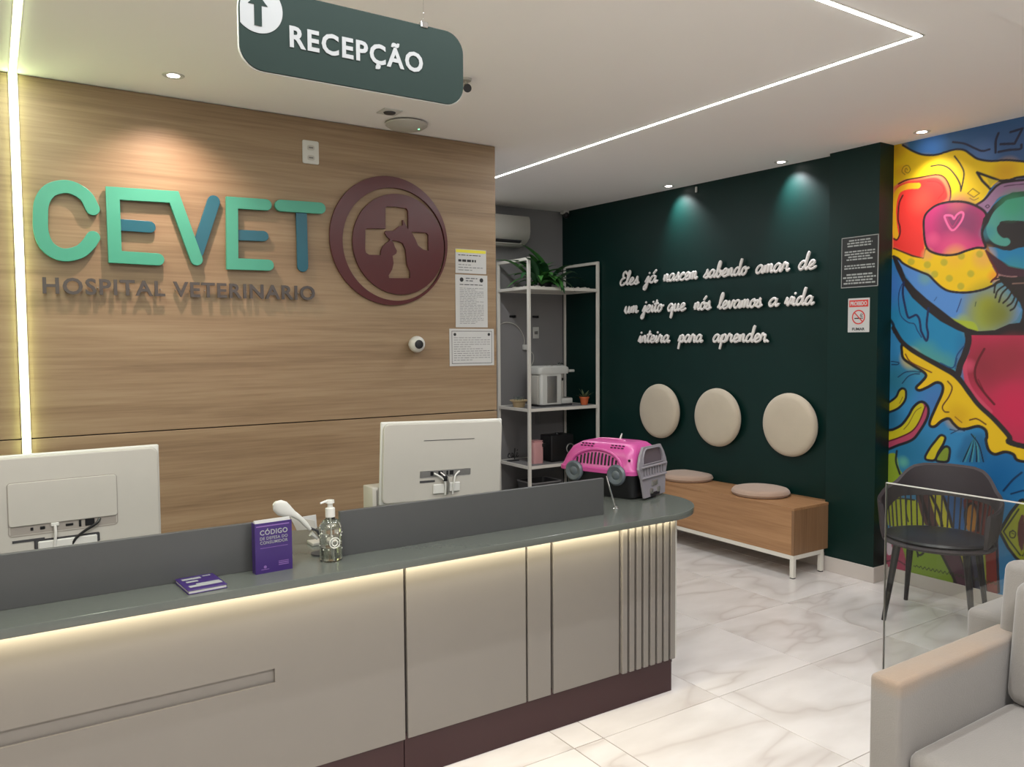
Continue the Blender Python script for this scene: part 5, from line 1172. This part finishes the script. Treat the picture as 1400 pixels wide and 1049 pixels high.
# on the bottom board
t = thing('storage_basket', 'dim grey storage basket on the bottom shelf', 'basket', (4.2, 5.98, .1245))
bm = NB(); ringsolid(bm, [rr3(-.14, .14, -.12, .12, .03, 0), rr3(-.16, .16, -.14, .14, .03, .2), rr3(-.15, .15, -.13, .13, .03, .2), rr3(-.13, .13, -.11, .11, .03, .01)]); obj('body', bm, 'dark_gray', t)
bm = NB(); sweep(bm, [(p[0], p[1], .2) for p in rrect(-.16, .16, -.14, .14, .03, 5)], .007, 6, closed=True); obj('rim', bm, 'wall_gray', t)
# back wall fixtures
for x, z, lab in ((4.123, 1.843, 'small black cable clip on the grey wall, left of the shelf post'), (4.384, 1.843, 'small black cable clip on the grey wall, right of the shelf post')):
    t = thing('cable_clip', lab, 'clip', (x, YB, z))
    obj('plate', B(-.03, .005, -.012, 0, -.010, .010, .002, 1), 'black_plastic', t); obj('hook', B(.01, .03, -.03, 0, -.012, .012, .003, 1), 'black_plastic', t)
t = thing('wall_socket', 'white socket plate on the grey wall behind the metal shelf', 'outlet', (4.393, YB, 1.635))
obj('plate', B(-.035, .035, -.008, 0, 0, .11, .003, 2), 'white_plastic', t); obj('socket', B(-.02, .02, -.010, -.008, .04, .07, .003, 1), 'silver', t)
t = thing('power_cable', 'thin white cable looping down the grey wall to the coffee machine', 'cable', (4.1, YB-.01, 1.2))
kp = lambda px, py: at(px, py, 'y', YB-.008)-Vector((4.1, YB-.01, 1.2))
bm = NB(); sweep(bm, catmull([kp(683, 444), kp(692, 441), kp(704, 444), kp(713, 454), kp(717, 466), kp(717, 476), kp(728, 483), kp(729, 494), kp(722, 508), kp(722, 520)], 6), .0045, 6); obj('cord', bm, 'cream_plastic', t)
a_ = kp(717, 475); obj('plug', B(a_.x-.022, a_.x+.022, -.022, .008, a_.z-.025, a_.z+.025, .004, 2), 'white_plastic', t)
# air conditioner
ac = thing('air_conditioner', 'white split air conditioner high on the grey wall', 'air conditioner', (3.78, YB, 2.49))
prof_ = [(0, .0), (-.06, -.0), (-.14, .025), (-.19, .07), (-.205, .13), (-.20, .24), (-.185, .265), (0, .27)]
bm = NB(); xs_ = [-.42, -.415, .415, .42]; rs = []
for i, x in enumerate(xs_):
    k = .985 if i in (0, 3) else 1; rs.append([bm.verts.new((x, p[0]*k, .135+(p[1]-.135)*k)) for p in prof_])
for a_, c_ in zip(rs, rs[1:]):
    for k in range(len(prof_)): bm.faces.new((a_[k], a_[(k+1) % len(prof_)], c_[(k+1) % len(prof_)], c_[k]))
bm.faces.new(rs[0]); bm.faces.new(rs[-1]); obj('body', bm, 'cream_plastic', ac)
bm = NB(); box(bm, -.38, .34, -.004, .004, -.045, .045); tr(bm, Matrix.Translation((0, -.135, .020)) @ Matrix.Rotation(R(58), 4, 'X')); obj('air_outlet', bm, 'dark_gray', ac)
bm = NB(); box(bm, -.38, .34, -.003, .003, -.03, .03, .002, 1); tr(bm, Matrix.Translation((0, -.150, .004)) @ Matrix.Rotation(R(70), 4, 'X')); obj('louver', bm, 'cream_plastic', ac)
# corner camera
t = thing('ceiling_camera', 'tiny white security camera at the ceiling corner by the green wall', 'camera', (4.69, 6.22, 2.80))
obj('mount', B(-.035, .03, -.03, .03, .035, .067, .004, 2), 'white_plastic', t)
bm = NB(); bmesh.ops.create_uvsphere(bm, u_segments=20, v_segments=12, radius=.03); tr(bm, Matrix.Translation((0, -.02, .022))); obj('dome', bm, 'black_plastic', t)
# presence sensor stub on green wall top
t = thing('wall_stub_light', 'tiny white fitting at the top of the green wall near a downlight', 'fitting', (gx(4.62), 4.62, 2.80))
obj('body', B(-.014, -.001, -.008, .008, 0, .045, .003, 2), 'white_plastic', t)

# ================================================================== DARK CHAIR
ch = thing('dark_armchair', 'dark grey shell chair with slatted back in front of the mural', 'chair', (4.50, 2.44, 0), math.atan2(-.3, -.95)+math.pi/2)
# local: faces -y ... turned so that -y... front is +x' ; build with front = -Y
RX, RY = .30, .27
def wrap(th): return Vector((RX*math.sin(th), RY*math.cos(th)*1.0, 0))
def prof_top(a_):   # a_ in 0..1 from back centre to arm tip
    return np.interp(a_, [0, .2, .30, .36, .48, .75, 1], [.858, .855, .84, .815, .745, .69, .655])
def prof_bot(a_): return np.interp(a_, [0, .45, .7, 1], [.668, .655, .57, .46])
bm = NB(); NS = 48; rows = []
for i in range(NS+1):
    s = -1+2*i/NS; a_ = abs(s); th = s*R(118); o_ = wrap(th); zt = prof_top(a_); zb = prof_bot(a_); flare = lambda z: 1+.13*(z-.46)/.4
    row = []
    for z, k in ((zb, 1.0), (zb+(zt-zb)*.5, 1.0), (zt-.012, 1.0), (zt, .975), (zt-.012, .93), (zb+(zt-zb)*.5, .92), (zb, .93)):
        f_ = flare(z)*k; row.append(bm.verts.new((o_.x*f_, o_.y*f_, z)))
    rows.append(row)
for a_, c_ in zip(rows, rows[1:]):
    for k in range(7): bm.faces.new((a_[k], a_[(k+1) % 7], c_[(k+1) % 7], c_[k]))
bm.faces.new(rows[0]); bm.faces.new(rows[-1]); obj('backrest', bm, 'chair_dark', ch)
for i in range(27):
    th = R(-84+168*i/26); o_ = wrap(th); a_ = abs(th)/R(118)
    z1_ = prof_bot(a_)+.006; f1 = 1+.13*(z1_-.46)/.4
    bm = NB(); sweep(bm, [(o_.x*.96, o_.y*.96, .452), (o_.x*f1*.965, o_.y*f1*.965, z1_)], .0052, 6); obj('slat', bm, 'chair_dark', ch)
bm = NB(); T_ = Matrix.Diagonal((1, .92, 1, 1)); lathe(bm, [(0, .425), (.25, .425), (.285, .435), (.292, .447), (.28, .456), (0, .456)], 48); tr(bm, T_); obj('seat_base', bm, 'chair_dark', ch)
bm = NB(); lathe(bm, [(0, .4565), (.262, .4565), (.274, .468), (.268, .480), (.22, .488), (0, .492)], 48); tr(bm, T_); obj('seat_pad', bm, 'chair_seat', ch)
for sx_ in (-1, 1):
    for sy_, fx, fy in ((-1, .225, -.225), (1, .215, .24)):
        bm = NB(); sweep(bm, [(sx_*.175, sy_*.165, .432), (sx_*fx, fy, .0)], [.021, .012], 10); obj('leg', bm, 'black_plastic', ch)
        
# ================================================================== GLASS SCREEN
gs = thing('glass_screen', 'low clear glass screen panel between the beige armchair and the dark chair', 'glass panel', (3.5, 1.2, 0))
obj('pane', B(3.495, 3.505, .1, 2.142, .004, .928, .0012, 1), 'pane_glass', gs, world=True, smooth=False)
obj('polished_edge', B(3.494, 3.506, .1, 2.142, .928, .932), 'white_plastic', gs, world=True, smooth=False)
obj('polished_edge', B(3.494, 3.506, 2.142, 2.145, .004, .932), 'silver', gs, world=True, smooth=False)
obj('floor_channel', B(3.488, 3.512, .1, 2.142, 0, .004), 'silver', gs, world=True, smooth=False)

# ================================================================== BEIGE ARMCHAIR
av = thing('beige_armchair', 'beige velvet armchair with square arms at the lower right', 'armchair', (2.62, .95, 0))
def vb(nm, x0, x1, y0, y1, z0, z1, bev, T=None, seg=4, par=None):
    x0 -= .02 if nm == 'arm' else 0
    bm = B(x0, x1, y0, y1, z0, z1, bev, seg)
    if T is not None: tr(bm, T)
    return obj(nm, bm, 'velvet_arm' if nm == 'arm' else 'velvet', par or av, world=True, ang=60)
def patchy(name, col, top_col, z0):  # second, browner colour blended in towards the top, broken up by noise
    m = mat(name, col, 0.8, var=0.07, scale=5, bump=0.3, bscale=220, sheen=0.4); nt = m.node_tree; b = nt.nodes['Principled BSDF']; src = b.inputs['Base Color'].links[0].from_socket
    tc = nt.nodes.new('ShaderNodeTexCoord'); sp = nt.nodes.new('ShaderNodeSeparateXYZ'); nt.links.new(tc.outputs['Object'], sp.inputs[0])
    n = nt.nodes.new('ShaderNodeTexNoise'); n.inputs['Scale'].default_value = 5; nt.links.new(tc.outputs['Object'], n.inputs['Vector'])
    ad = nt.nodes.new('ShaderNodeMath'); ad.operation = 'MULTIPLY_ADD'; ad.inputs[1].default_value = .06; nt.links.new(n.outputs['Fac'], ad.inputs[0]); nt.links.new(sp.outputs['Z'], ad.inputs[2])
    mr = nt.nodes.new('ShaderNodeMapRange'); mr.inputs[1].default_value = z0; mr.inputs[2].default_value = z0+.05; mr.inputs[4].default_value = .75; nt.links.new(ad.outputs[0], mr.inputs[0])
    mx = nt.nodes.new('ShaderNodeMix'); mx.data_type = 'RGBA'; mx.inputs[7].default_value = lin(top_col); nt.links.new(mr.outputs[0], mx.inputs[0]); nt.links.new(src, mx.inputs[6]); nt.links.new(mx.outputs[2], b.inputs['Base Color'])
patchy('velvet_arm', (132, 128, 123), (150, 126, 102), .592)
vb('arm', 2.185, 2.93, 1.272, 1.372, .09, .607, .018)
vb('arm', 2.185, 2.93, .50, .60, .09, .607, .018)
vb('base', 2.205, 2.93, .595, 1.277, .09, .28, .012)
vb('seat_cushion', 2.19, 2.80, .604, 1.268, .282, .405, .035)
Tb_ = Matrix.Translation((2.86, 0, .40)) @ Matrix.Rotation(R(7), 4, 'Y') @ Matrix.Translation((-2.86, 0, -.40))
bk = vb('backrest', 2.84, 2.96, .53, 1.345, .20, .845, .035, Tb_)
vb('back_cushion', 2.735, 2.845, .612, 1.262, .395, .80, .045, Tb_)
for x in (2.22, 2.88):
    for y in (.53, 1.31):
        bm = NB(); sweep(bm, [(x, y, 0), (x, y, .095)], [.012, .02], 10); obj('leg', bm, 'black_plastic', av, world=True)

# upholstered pouf between the armchair and the glass
pf = thing('pouf', 'beige upholstered pouf between the armchair back and the glass screen', 'pouf', (3.27, 1.30, 0))
bm = B(3.10, 3.47, 1.02, 1.57, .05, .575, .03, 4); obj('body', bm, 'velvet', pf, world=True, ang=60)
bm = NB(); sweep(bm, [(p[0], p[1], .548) for p in rrect(3.104, 3.466, 1.024, 1.57-.004, .03, 5)], .004, 6, closed=True); obj('piping', bm, 'velvet', pf, world=True)
for x in (3.14, 3.43):
    for y in (1.06, 1.57-.04):
        bm = NB(); sweep(bm, [(x, y, 0), (x, y, .055)], [.014, .018], 10); obj('leg', bm, 'black_plastic', pf, world=True)
